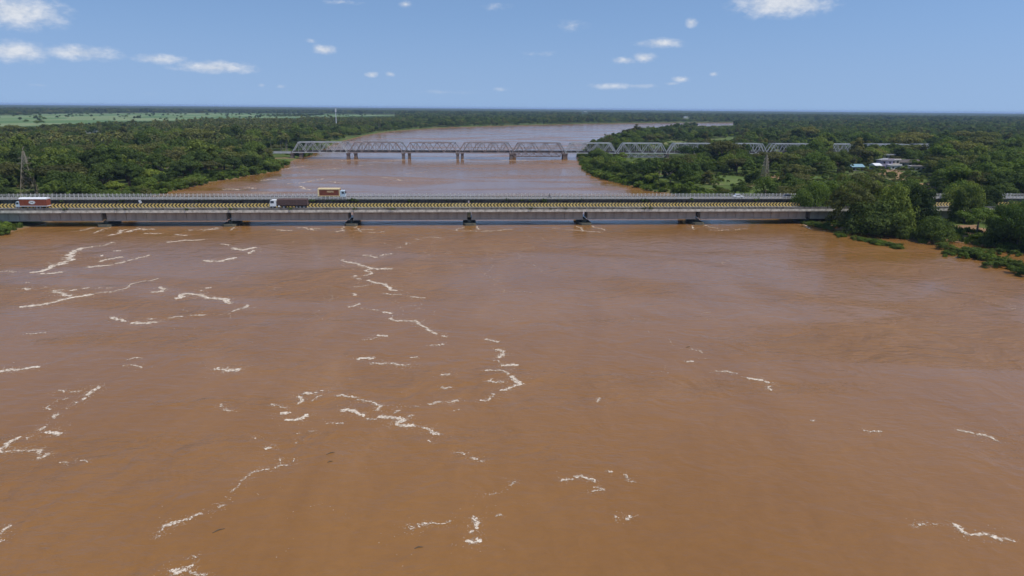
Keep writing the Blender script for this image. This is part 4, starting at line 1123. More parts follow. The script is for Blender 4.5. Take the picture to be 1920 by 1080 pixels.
def zone(x, d):
    for lim, nm in ((30, 'at the far left edge'), (100, 'behind the left pylon'), (170, 'just right of the left pylon'), (240, 'above the bare shore patch'), (330, 'above the grassy left shore'), (430, 'left of the bend in the left shore'),
                    (700, 'by the left truss end'), (1180, 'on the point right of the truss piers'), (1250, 'on the right shore before the lower truss'), (1330, 'left of the grass clearing'), (1420, 'around the grass clearing'), (1480, 'around the right pylon'),
                    (1560, 'right of the right pylon'), (1640, 'left of the bare field'), (1720, 'before the village houses'), (1800, 'right of the village houses')):
        if x < lim: return nm
    return 'in the dark wood at the right edge'
def tree(kd, loc, rz, s, label, group, zs=1.0, crown=None, trunk=None):
    root = empty('broadleaf_tree', loc, rz); root.scale = (s, s, s * zs)
    tag(root, label, 'tree', group)
    link('trunk', trunk or kd['trunk'], root)
    link('crown', crown or kd['crown'], root, (0, 0, kd['th'] + kd['rz'] * 0.35))
    return root
for i in tree_idx:
    kd = KINDS[ki[i]]; zn = zone(pxx[i], D[i])
    dist = 'near' if D[i] < 330 else ('middle' if D[i] < 420 else 'farther')
    size = 'small' if scl[i] < 0.6 else ('large' if scl[i] > 1.0 else 'medium')
    lab = f"{size} {kd['hue']} {kd['shape']} tree {zn}" + (', front row' if dist == 'near' else (', back row' if dist == 'farther' else ''))
    tree(kd, (P[i, 0], P[i, 1], gz[i] - 0.1), rng.random() * 6.28, scl[i], lab, lab, 0.9 + 0.25 * rng.random())
for i in palm_idx:
    o = link('coconut_palm', PALMS[i % 4]); o.location = (P[i, 0], P[i, 1], gz[i]); o.rotation_euler = (0, 0, rng.random() * 6.28); o.scale = (0.85 + 0.3 * rng.random(),) * 3
    zn = ('at the far left edge' if pxx[i] < 60 else 'above the left pylon' if pxx[i] < 150 else 'near the white-roofed house' if pxx[i] < 260 else 'in mid left-bank gardens' if pxx[i] < 380 else
          'above the bend in the left shore' if pxx[i] < 500 else 'above the left truss end' if pxx[i] < 600 else 'below the telecom mast' if pxx[i] < 660 else 'right of the telecom mast')
    row = 'front row' if D[i] < 700 else 'second row' if D[i] < 820 else 'third row' if D[i] < 960 else 'back row'
    sz_ = 'short' if o.scale[0] < 0.93 else ('tall' if o.scale[0] > 1.07 else 'middling')
    lab = f"{sz_} slender coconut palm {zn}, {row}"
    tag(o, lab, 'palm', lab)

# all that is left: one mass of instances
proto = bpy.data.collections.new('plant_kinds')
def add_proto(me, name, lift=0.0):
    o = bpy.data.objects.new(name, me); proto.objects.link(o); o.location = (0, 0, lift); return o
names = []
for i, k in enumerate(KINDS): add_proto(k['crown'], f'a{i}_crown')
for i, k in enumerate(PALMS): add_proto(k, f'b{i}_palm')
for i, k in enumerate(TUFTS): add_proto(k, f'c{i}_tuft')
for i, k in enumerate(BUSH): add_proto(k, f'd{i}_shrub')
N_K, N_P, N_T = len(KINDS), len(PALMS), len(TUFTS)

def instancer(name, pts, idx, rot, scale, label):
    me = bpy.data.meshes.new(name); me.vertices.add(len(pts)); me.vertices.foreach_set('co', np.ascontiguousarray(pts, np.float32).ravel())
    for nm, typ, arr in (('pick', 'INT', idx.astype(np.int32)), ('turn', 'FLOAT', rot.astype(np.float32)), ('size', 'FLOAT', scale.astype(np.float32))):
        at = me.attributes.new(nm, typ, 'POINT'); at.data.foreach_set('value', np.ascontiguousarray(arr))
    o = link(name, me)
    ng = bpy.data.node_groups.new(name + '_nodes', 'GeometryNodeTree')
    ng.interface.new_socket('Geometry', in_out='INPUT', socket_type='NodeSocketGeometry')
    ng.interface.new_socket('Geometry', in_out='OUTPUT', socket_type='NodeSocketGeometry')
    N = ng.nodes; L = ng.links
    gi = N.new('NodeGroupInput'); go = N.new('NodeGroupOutput')
    ci = N.new('GeometryNodeCollectionInfo'); ci.inputs['Collection'].default_value = proto
    ci.inputs['Separate Children'].default_value = True; ci.inputs['Reset Children'].default_value = True
    ip = N.new('GeometryNodeInstanceOnPoints'); ip.inputs['Pick Instance'].default_value = True
    def attr(nm, typ):
        a = N.new('GeometryNodeInputNamedAttribute'); a.data_type = typ; a.inputs['Name'].default_value = nm; return a.outputs['Attribute']
    cx_ = N.new('ShaderNodeCombineXYZ'); L.new(attr('turn', 'FLOAT'), cx_.inputs[2])
    er = N.new('FunctionNodeEulerToRotation'); L.new(cx_.outputs[0], er.inputs[0])
    L.new(gi.outputs[0], ip.inputs['Points']); L.new(ci.outputs[0], ip.inputs['Instance'])
    L.new(attr('pick', 'INT'), ip.inputs['Instance Index']); L.new(er.outputs[0], ip.inputs['Rotation']); L.new(attr('size', 'FLOAT'), ip.inputs['Scale'])
    L.new(ip.outputs[0], go.inputs[0])
    md = o.modifiers.new('plants', 'NODES'); md.node_group = ng
    tag(o, label, kind='stuff')
    return o
r_i = np.where(~used)[0]
pf = FPOLY[[o.name for o in FIELDS].index('paddy_field')]; lo_, hi_ = pf.min(0), pf.max(0); FQ = lo_ + (hi_ - lo_) * rng.random((9000, 2)); FQ = FQ[inside(FQ, pf)]
FQ = FQ[(fbm(FQ[:, 0] / 260, FQ[:, 1] / 420, 3) > 0.60) | (rng.random(len(FQ)) < 0.035)]
pick = np.where(is_palm[r_i], N_K + (r_i % N_P), ki[r_i])
lift = np.array([k['th'] * 0.62 + k['rz'] * 0.35 for k in KINDS])
zz = gz[r_i] + np.where(is_palm[r_i], 0, lift[ki[r_i]] * scl[r_i])
fk = rng.integers(0, 4, len(FQ)); fsz = 0.5 + 0.6 * rng.random(len(FQ))
instancer('forest', np.concatenate([np.column_stack([P[r_i], zz]), np.column_stack([FQ, 1.8 + lift[fk] * fsz])]), np.concatenate([pick, fk]), rng.random(len(r_i) + len(FQ)) * 6.28, np.concatenate([np.where(is_palm[r_i], 0.85 + 0.3 * rng.random(len(r_i)), scl[r_i]), fsz]), 'dense green wood covering both banks out to the plain')

# shrubs that line the shores, each its own plant
Q = scatter(170, 640, 4.2); sq = river_sd(Q)
keep = (sq > 0.3) & (sq < 11) & (rng.random(len(Q)) < 0.75) & ~in_corridor(Q, -2); Q, sq = Q[keep], sq[keep]
qx, qy, qz = proj(np.column_stack([Q, np.full(len(Q), 0.5)]))
keep = (qx > -10) & (qx < 1930) & ~blocked(Q, np.full(len(Q), 2.2), np.full(len(Q), 1.6)); keep &= ~((Q[:, 1] < 213) & (Q[:, 0] < 0))
Q, sq, qx, qz = Q[keep], sq[keep], qx[keep], qz[keep]
order = np.argsort(qz)[:290]
for i in order:
    w_ = int(rng.choice([0, 0, 0, 1, 1, 2])); o = link('shrub', BUSH[w_]); s = (0.9 + 0.95 * rng.random()) if qx[i] < 700 else (0.6 + 0.8 * rng.random())
    o.location = (Q[i, 0], Q[i, 1], float(np.clip(sq[i] * .14, 0, 1)) - 0.15); o.rotation_euler = (0, 0, rng.random() * 6.28); o.scale = (s * 1.15, s * 1.15, s)
    side = 'left' if qx[i] < 700 else 'right'
    where = 'beyond the railway bridge' if qz[i] > 545 else ('by the railway bridge' if qz[i] > 440 else ('midway between the road and railway bridges' if qz[i] > 330 else 'close to the road bridges'))
    lab = f"{('bright green', 'mid green', 'olive')[w_]} rounded shrub on the {side} waterline {where}"
    tag(o, lab, 'shrub', lab)
# rough scrub that breaks up the edges of the clearings
SQ = []
for o_f, poly in zip(FIELDS, FPOLY):
    if o_f.name == 'paddy_field' or np.hypot(*poly.mean(0)) > 900: continue
    lo_, hi_ = poly.min(0) - 6, poly.max(0) + 6; q_ = lo_ + (hi_ - lo_) * rng.random((int(np.prod(hi_ - lo_) / 7), 2)); dd = seg_dist(q_, poly)
    SQ.append(q_[(rng.random(len(q_)) < np.exp(-dd / 3.0) * 0.8) | (rng.random(len(q_)) < 0.03)])
SQ = np.concatenate(SQ)
instancer('scrub', np.column_stack([SQ, np.full(len(SQ), 1.75)]), N_K + N_P + N_T + rng.integers(0, 3, len(SQ)), rng.random(len(SQ)) * 6.28, 0.3 + 0.6 * rng.random(len(SQ)) ** 2, 'low scrub fringing the clearings on the right bank')
# grass and reeds on the shores
Q = scatter(170, 700, 1.7); sq = river_sd(Q); keep = (sq > 0.0) & (sq < 17) & ~in_corridor(Q, -3); Q, sq = Q[keep], sq[keep]
keep = ~((Q[:, 1] < 213) & (Q[:, 0] < 0)) & ~blocked(Q, np.full(len(Q), 1.0), np.full(len(Q), 0.9)); Q, sq = Q[keep], sq[keep]
instancer('bank_grass', np.column_stack([Q, np.clip(sq * .14, -.1, 1.4)]), N_K + N_P + rng.integers(0, 3, len(Q)), rng.random(len(Q)) * 6.28, 0.6 + 0.7 * rng.random(len(Q)), 'tall grass and reeds along the shores')

# ------------------------------------------------------------------ trees of the right bank in front of and between the road bridges
BIG = dict(dome=crown_mesh('crown', 601, 'leaf_mid', 8.6, 5.4, 70, 190, 0.22, 0, 0, 1.0, (0.20, 0.32)), dome_t=trunk_mesh('trunk', 601, 3.5, 0.5, 7),
           mid=crown_mesh('crown', 602, 'leaf_mid', 5.8, 4.6, 54, 170, 0.20, 0, 0, 1.0, (0.22, 0.34)), mid_t=trunk_mesh('trunk', 602, 4, 0.36, 5),
           tall=crown_mesh('crown', 603, 'leaf_dark', 5.0, 6.4, 54, 170, 0.21, 0, 0, 1.0, (0.24, 0.36)), tall_t=trunk_mesh('trunk', 603, 5, 0.36, 4.5),
           airy=crown_mesh('crown', 604, 'leaf_brownish', 5.4, 7.0, 52, 100, 0.19, 0.1, 0, 1.1, (0.15, 0.25)), airy_t=trunk_mesh('trunk', 604, 6, 0.34, 5, 'bark_pale'),
           tier=crown_mesh('crown', 605, 'leaf_mid', 5.2, 2.2, 30, 170, 0.19, 0.7, 0, 1.05, (0.22, 0.34)), tier_t=trunk_mesh('trunk', 605, 6.2, 0.26, 4, 'bark_pale'))
def hand_tree(key, x, y, width_px, top_px, label, z=0.3, half0=None):
    """base seen at px x,y; crown as wide as width_px, reaching up to px row top_px"""
    b0 = px(x, y, z); zc_ = proj(b0)[2][0]; me = BIG[key]
    vz = np.array([v.co[:] for v in me.vertices]); rx_ = (np.percentile(vz[:, 0], 98) - np.percentile(vz[:, 0], 2)) / 2
    s = width_px / 2 / FOCAL * zc_ / rx_
    Hh = (y - top_px) / FOCAL * zc_ / math.cos(PITCH)
    root = empty('broadleaf_tree', tuple(b0), rng.random() * 6.28); tag(root, label, 'tree', 'trees on the right bank by the road bridges')
    top = np.percentile(vz[:, 2], 99.5); bot = np.percentile(vz[:, 2], 1)
    c0 = link('crown', me, root)
    if key == 'tier': sz = s; lift_ = Hh - top * sz
    elif key == 'airy': sz = (Hh * 0.86) / (top - bot); lift_ = Hh - top * sz
    else: sz = (Hh * 0.97) / (top - bot); lift_ = Hh - top * sz
    c0.scale = (s, s, sz); c0.location = (0, 0, lift_)
    t0 = link('trunk', BIG[key + '_t'], root); th_ = {'dome': 3.5, 'mid': 4, 'tall': 5, 'airy': 6, 'tier': 6.2}[key]
    st = max(lift_ + 0.1 * sz, Hh * 0.35) / th_; t0.scale = (s, s, st)
    return root
hand_tree('airy', 1596, 430, 78, 334, 'tall airy olive tree at the waterline, hiding the bridge deck')
hand_tree('dome', 1640, 437, 112, 376, 'big dark dome-shaped tree hanging over the water before the bridges')
hand_tree('mid', 1668, 436, 80, 352, 'mid green leafy tree rising right behind the big dark dome')
hand_tree('tall', 1712, 436, 60, 352, 'tall dark oval tree between the dome tree and the yellow barrier gap')
hand_tree('mid', 1750, 452, 60, 408, 'rounded green tree standing in flood water, right of the dome tree')
hand_tree('tier', 1829, 446, 66, 393, 'tiered tree with bare pale trunk beside the mud flat')
hand_tree('tall', 1806, 424, 44, 352, 'dark slender tree behind the tiered tree')
hand_tree('dome', 1908, 466, 100, 392, 'large dark tree mass at the right edge of the river')
hand_tree('tall', 1876, 450, 46, 386, 'dark oval tree just left of the right-edge tree mass')
hand_tree('mid', 1918, 440, 60, 378, 'mid green tree behind the right-edge tree mass')
hand_tree('mid', 1888, 428, 54, 380, 'round green tree under the far white railing at the right edge')
for (x, y, wd, tp, key, lab) in [(1520, 396, 72, 345, 'dome', 'dark spreading tree growing between the two road bridges'), (1566, 397, 58, 350, 'mid', 'green tree between the road bridges, left of the airy tree'),
                                 (1632, 399, 70, 344, 'mid', 'green tree crown between the road bridges behind the dome tree'), (1690, 400, 66, 340, 'mid', 'broad green tree between the road bridges before the village'),
                                 (1800, 402, 66, 346, 'mid', 'green tree between the road bridges left of the white railing'), (1842, 404, 56, 352, 'tall', 'dark tree between the road bridges at the railing end')]:
    xx = br_x(x, 11.3, 3.0); w0 = br_w(xx, 11.3, 0.6); bxp, byp, _ = proj(w0)
    BIGz = hand_tree(key, float(bxp[0]), float(byp[0]), wd, tp, lab, 0.6)
# shrubs and flooded grass before them
def hand_shrub(x, y, s, k, lab, grp):
    b0 = px(x, y, 0.0); o = link('shrub', BUSH[k]); o.location = (b0[0], b0[1], -0.25); o.rotation_euler = (0, 0, rng.random() * 6.28); o.scale = (s, s, s * 0.95); tag(o, lab, 'shrub', grp); return o
for i in range(26):
    x = 1806 + i * 4.9 + rng.normal() * 2; y = 482 + (x - 1806) * 0.29 + rng.normal() * 3.5
    hand_shrub(x, y - 3, 0.62 + 0.35 * rng.random(), i % 2, f"{('bright', 'mid')[i % 2]} green shrub in the right-edge row, {('at its left end', 'left of its middle', 'at its middle', 'right of its middle', 'at the frame edge')[min(i // 5, 4)]}", 'shrub row at the right edge')
for i in range(16):
    x = 1762 + rng.random() * 72; y = 462 + (x - 1762) * 0.2 + rng.random() * 8
    hand_shrub(x, y, 0.5 + 0.35 * rng.random(), 1, 'shrub in the flooded clump below the rounded water tree', 'flooded shrub clump')
for i in range(12):
    x = 1492 + i * 7 + rng.normal() * 3; y = 412 + i * 1.5 + rng.normal() * 2
    hand_shrub(x, y, 0.4 + 0.45 * rng.random(), (1, 2, 0)[i % 3], 'shrub at the waterline under the right end of the chevron bridge', 'shrubs under the right end of the chevron bridge')
for i in range(9):
    x = -6 + rng.random() * 26; y = 410 + rng.random() * 26
    b0 = px(x, y + 6, 0.3); o = hand_shrub(x - 10, y + 4, 0.75 + 0.5 * rng.random(), i % 2, 'leafy shrub in the bottom left corner of the bridge', 'shrubs at the left bridge end')
Q = []
for i in range(260):
    tt = rng.random(); x = 1568 + tt * 122 + rng.normal() * 3; y = 441 + tt * 25 + rng.normal() * 1.8
    if 0.14 < tt < 0.26 or 0.72 < tt < 0.80: continue
    Q.append(px(x, y, -0.1))
for i in range(160):
    tt = rng.random(); x = 1500 + tt * 60; y = 415 + tt * 14 + rng.normal() * 2; Q.append(px(x, y, 0))
for i in range(90): Q.append(px(1765 + rng.random() * 150, 470 + rng.random() * 12, 0))
Q = np.array(Q)
instancer('flooded_grass', Q - np.array([0, 0, 0.15]), N_K + N_P + N_T + rng.choice([0, 0, 1], len(Q)), rng.random(len(Q)) * 6.28, 0.18 + 0.30 * rng.random(len(Q)) ** 1.5, 'half-drowned grass tufts off the right bank')

# ------------------------------------------------------------------ far wood out to the horizon, one rolling canopy
mt, t, b, out = new_mat('far_canopy')
pos = t.node('ShaderNodeNewGeometry').outputs['Position']
c = t.ramp(t.noise(pos, 0.02, 4, 0.65), [(0.3, (0.030, 0.048, 0.018)), (0.7, (0.070, 0.090, 0.030))])
t.set(b.inputs['Base Color'], c); b.inputs['Roughness'].default_value = 1.0; b.inputs['Specular IOR Level'].default_value = 0.0
th = np.linspace(R_(-43), R_(43), 1300); rr = [4300.0]
while rr[-1] < 19500: rr.append(rr[-1] * 1.011)
RRv = np.array(rr); GX = np.sin(th)[None, :] * RRv[:, None]; GY = np.cos(th)[None, :] * RRv[:, None]
x_, y_ = GX.ravel(), GY.ravel(); rad = np.hypot(x_, y_)
hh = 5 + 12 * rng.random(len(x_)) ** 1.3 + 7 * (fbm(x_ / 300, y_ / 300, 3) - 0.45)
open_ = fbm(x_ / 900 + 8, y_ / 700 + 31, 4); hh = np.where(open_ > 0.585, -1.0, hh)
for poly in FPOLY: hh = np.where(inside(np.column_stack([x_, y_]), poly), -1.0, hh)
hh = np.where((rad < 4340), -1.0, hh)
nt_, nr_ = len(th), len(RRv); ii, jj = np.meshgrid(np.arange(nr_ - 1), np.arange(nt_ - 1), indexing='ij')
F = np.stack([ii * nt_ + jj, ii * nt_ + jj + 1, (ii + 1) * nt_ + jj + 1, (ii + 1) * nt_ + jj], -1).reshape(-1, 4)
zz = hh + 1.6; keepf = (zz[F] > 0.8).any(1); F = F[keepf]
uq, inv = np.unique(F.ravel(), return_inverse=True)
V = np.column_stack([x_, y_, zz])[uq]
tag(link('distant_forest', mesh_np('distant_forest', V, inv.reshape(-1, 4), 'far_canopy')), 'far dark wood stretching to the flat horizon', kind='stuff')

# ------------------------------------------------------------------ foam: flakes drifting on the water along the eddy lines
def foam_mat(name, c0, c1, alpha):
    mt, t, b, out = new_mat(name)
    geo = t.node('ShaderNodeNewGeometry')
    t.set(b.inputs['Base Color'], t.ramp(geo.outputs['Random Per Island'], [(0.0, c0), (1.0, c1)])); b.inputs['Roughness'].default_value = 0.8
    tr = t.node('ShaderNodeBsdfTransparent'); mx = t.node('ShaderNodeMixShader')
    hole = t.noise(geo.outputs['Position'], 7.0, 3, 0.7)
    t.set(mx.inputs[0], t.math('MULTIPLY', t.smooth(hole, 0.30, 0.52), alpha))
    t.l.new(tr.outputs[0], mx.inputs[1]); t.l.new(b.outputs[0], mx.inputs[2]); t.l.new(mx.outputs[0], out.inputs[0])
foam_mat('foam_white', (0.66, 0.53, 0.40), (0.88, 0.77, 0.62), 0.92)
foam_mat('foam_thin', (0.42, 0.29, 0.19), (0.66, 0.53, 0.40), 0.75)
foam_mat('foam_veil', (0.38, 0.26, 0.165), (0.52, 0.39, 0.28), 0.26)
# px polyline, strength (1 = thick white streak, 0.3 = faint trail)
FOAM = [
 (.7, 202,442, 223,438, 244,429, 259,426.5), (.8, 236,435.5, 259,429, 288,430), (.7, 270,437.6, 303,438), (.7, 353,431.7, 410,429), (.8, 314,454.5, 342,451, 384,449), (.6, 321,444.6, 332,439.5, 350,442),
 (1.1, 57,511, 75,509.5, 96,498, 122,495, 135,479.6, 137,472, 155.6,465), (.5, 155.6,465, 197,460, 207,454, 220,451), (.9, 78,512.6, 117,509.5), (.9, 187,491, 202,486, 231,482), (.9, 163,501, 202,498, 233,491),
 (.6, 233,491, 270,482, 280,478), (.7, 186,482, 194,478), (.7, 213,470.6, 226,470.6), (1.1, 384,488, 410,490.5, 425,487, 443,483.5), (.7, 415,457.6, 430,460), (1.2, 438,465, 456,469, 479,464), (.7, 467,476, 475,469),
 (.6, 0,509, 28,510), (.8, 44,540, 80,540, 86,538), (1.2, 39,575, 65,573, 88,570, 114,562.6, 145,556, 171,552), (.5, 171,552, 213,547.6, 239,539, 259,530, 296,522), (.9, 104,544.5, 117,550, 132,555), (.8, 111,544.5, 140,544.5),
 (.6, 153,540.6, 168.6,539), (.7, 184,540, 207.5,540), (.9, 285,548, 303,547, 298,539), (1.1, 329,560, 340,551, 376,552, 386,557.5, 404.6,560, 433,569), (.6, 376,546, 397,539), (.9, 210,595, 220,599, 236,603),
 (1.2, 251.5,604.6, 272,606, 296,604.6), (.6, 306,597.6, 332,594, 363,591, 384,590.6), (.8, 410,590, 425,588.6, 441,582, 456,578, 464,572), (.8, 277,596, 285,599), (.35, 49,626, 86,623.6), (1.0, 0,696, 15.6,693.6, 36,693.6, 52,690, 75,688),
 (.5, 231,686, 264,691), (.4, 238,675, 267,671.5), (1.4, 402,693, 425,694.4, 441,695, 451,692), (.5, 44,530, 56,530),
 (.8, 642,487, 673,495, 691,502), (1.1, 691,502, 715,504, 734,504), (.6, 682,478.5, 703,483, 733,474), (.35, 735,466.7, 762,455, 786,453, 804,445, 827,446.5), (.6, 691,504, 679,518.5, 670,523), (.9, 663,518, 668,517), (1.0, 670,523, 679,523),
 (.9, 688,526, 703,530, 724,535, 733,544, 744.5,545), (.5, 718,550, 744,552.6, 768,556.5, 798,558.6), (.35, 664,538, 688,535), (.7, 662,551, 667,554), (.6, 655,576, 676,569), (.35, 676,578, 715,582), (1.0, 718,585, 733,588),
 (.8, 735,592.6, 741.5,601.5, 756,601.5, 780,601.5, 789,610, 804,619, 821.5,627, 836,631), (.9, 709,628, 727,630), (.3, 679,638, 706,633), (.5, 792,649, 826,647), (1.0, 826,647, 833,645), (1.1, 669,674, 691,671, 700,672.6),
 (.7, 694,682.4, 721,680.6, 738.5,681.5, 750,684.5, 771,685.4, 789,688), (.7, 771,670.5, 783,669), (.7, 912,635.6, 934,641.5), (1.0, 934,655, 944.5,661, 934,671), (.35, 925,676, 941,684), (1.1, 941.6,686, 958,684.5, 970,684.5),
 (.6, 910.5,695, 940,695, 955,704, 964,712.7), (1.2, 961,705, 968,715, 975.6,721.6), (.9, 975,721.6, 958,726, 937,732), (.6, 922,710, 946,717), (.6, 925,739, 913,751, 901.6,751), (.6, 827.5,724.5, 836,729, 844,726),
 (.7, 827.5,703, 842,702, 852,701), (.7, 804,758.6, 827.5,752.7), (.8, 839,755.6, 860,751),
 (.6, 507.5,759, 526,762, 544,763), (1.2, 526,776, 534,774, 540,776), (1.2, 535,787, 549,788, 562.5,785, 575,777), (.8, 553,742, 566,749, 561,757), (1.0, 569,737, 581,738, 594,736.7), (.5, 601,733, 620,734), (.35, 585,752, 595,744, 605,741),
 (.7, 630,742, 640,741, 661,743.5, 670,749), (.5, 670,749, 693,752.7), (.9, 693,752.7, 709,759.6, 716,760.7, 702,770), (1.2, 640,769.4, 659,768.7, 670,774.5, 684,779), (.6, 686,785, 704.6,787),
 (1.4, 711,781, 730,782.5, 748,783.6, 759.6,787, 743.5,793, 755,798, 775.6,798.5), (.7, 775,798.5, 798.5,802, 808,809), (1.2, 808,809, 822.6,815.7), (.6, 739,775.6, 750,769), (.5, 759.6,787, 775.6,778), (.3, 743,763, 785,762),
 (.4, 613,795, 620,791.7, 645,795), (1.0, 497,841, 507.5,840), (.4, 507,840, 526,840), (.5, 480,884.5, 503,880, 521,875, 539.6,873), (.3, 523,858, 526,870), (.3, 551,860, 540,873), (.3, 555,813, 570,811, 594,808), (.3, 553,821, 555,832), (.4, 803,826, 817,833),
 (.35, 846,846.7, 869,850), (.8, 869,850, 883,858, 895,863), (.35, 895,863, 911,867),
 (.5, 109,732, 178,724.4, 187,725), (.9, 187,725, 167,739, 155.6,750), (.5, 141,754, 124,767), (.4, 91,769, 98,756, 128,747), (.7, 109,776, 102,785.6), (.7, 74,808, 85,800, 107,798), (1.1, 89,809.6, 104,812, 115,814), (.9, 0,843, 15,832, 44,817, 59,820),
 (.7, 0,841, 30,845, 78,843, 91,852, 70,861), (.35, 111,868, 167,867), (.35, 478,884, 459,898.5, 433,924), (.5, 431,939, 407,954, 370,965), (.8, 370,965, 348,974.4, 320,983), (1.0, 320,983, 307,987), (.3, 307,987, 293,1010),
 (.7, 0,1002, 22,985.6), (.9, 0,1017, 4,1012), (1.3, 318,1071, 344,1071, 355,1061), (.5, 355,1072, 389,1079), (.4, 355,1047, 370,1045), (.5, 413,758, 422,767, 437,771), (.5, 470,817, 478,822.6),
 (.7, 1286,678, 1299,678), (.6, 1341,695.6, 1382,700), (.9, 1402.6,710, 1423,712, 1440,716.7), (.7, 1440,716.7, 1447,722, 1445,732), (.6, 1052.6,901, 1075,899), (.8, 1077,894.4, 1093,894.4, 1115.6,904), (.4, 1100,922, 1134,918, 1113,914),
 (1.0, 1143,884, 1147,885), (.45, 1171,889, 1190,904), (.6, 1152.6,968.5, 1164,974, 1178.5,974, 1182,966.7), (.5, 1120,756, 1125,746), (.35, 1290,652, 1300,655), (.35, 1304,657, 1318,661),
 (.5, 1616,806.5, 1652,809), (.7, 1796,807, 1844,815, 1871,827), (.5, 1714,988.5, 1753,982.7), (.9, 1786.7,983.7, 1800,990, 1820,1003, 1878,1011.6), (.4, 1878,1011, 1902,1015), (.6, 1520,789, 1527,789),
 (.7, 761,997.6, 776,988.5, 801,982), (.35, 801,982, 843.5,976), (1.0, 886,970, 895.5,980, 893,991), (.5, 893,991, 880,1000), (1.1, 877,1013, 904,1010), (.5, 930,968, 941,964), (.3, 900,930, 960,908, 975,900), (.3, 850,770, 862,768),
 (.7, 487,339, 517,336), (.5, 457,351, 480,347.5), (.5, 560,345, 605,335), (.7, 567,349, 582.5,356), (.5, 720,332.5, 742,335, 754,339), (.7, 418,355, 445,356), (.6, 457,353, 480,354), (.5, 540,345, 556,343), (.5, 600,318, 640,315),
 (.6, 530,318, 575,311), (.5, 660,312, 700,308), (.5, 470,362, 520,360), (.4, 760,326, 800,322), (.5, 620,340, 640,343), (.6, 700,303, 760,300.5), (.7, 640,301, 672,300), (.7, 740,300, 780,299.5), (.8, 840,300, 880,299.5), (.8, 940,301, 985,300.5), (.5, 1045,302, 1075,301.5),
 (.6, 560,427, 600,429), (.5, 640,432, 700,430), (.4, 860,432, 960,430), (.4, 1060,431, 1130,436), (.35, 1330,431, 1400,429), (.5, 520,431, 548,433), (.6, 575,429, 590,432), (.5, 690,436, 720,434),
 (.35, 645,262, 690,254), (.5, 690,252, 745,247), (.4, 620,275, 650,266), (.4, 750,246.5, 830,242)]
for xp_ in PIERS:
    if 0 < xp_ < 300:
        for dx_, st_ in ((-2.6, .4), (2.5, .38)):
            w0 = br_w(xp_ + dx_, -0.6, 0); w1_ = br_w(xp_ + dx_ * 1.5 + rng.normal(), -7 - 5 * rng.random(), 0)
            (a0,), (a1,), _ = proj(w0); (c0,), (c1,), _ = proj(w1_)
            FOAM.append((st_, a0, a1, (a0 + c0) / 2 + rng.normal() * 2, (a1 + c1) / 2, c0, c1))
def flakes(C, L_, W_, A_, g):
    """irregular thin polygons lying on the water: centres, half length, half width, heading"""
    n = len(C); k = 7
    an = np.arange(k) / k * 2 * np.pi
    r_ = 0.65 + 0.6 * g.random((n, k))
    lx_ = np.cos(an)[None] * r_ * L_[:, None]; ly_ = np.sin(an)[None] * r_ * W_[:, None]
    ca, sa = np.cos(A_)[:, None], np.sin(A_)[:, None]
    X = C[:, :1] + lx_ * ca - ly_ * sa; Y = C[:, 1:2] + lx_ * sa + ly_ * ca
    Zf = np.repeat((0.012 + 0.03 * g.random(n))[:, None], k, 1)
    return np.stack([X, Y, Zf], -1).reshape(-1, 3), np.arange(n * k).reshape(-1, k)
g = np.random.default_rng(11)
CC = {0: [], 1: [], 2: []}
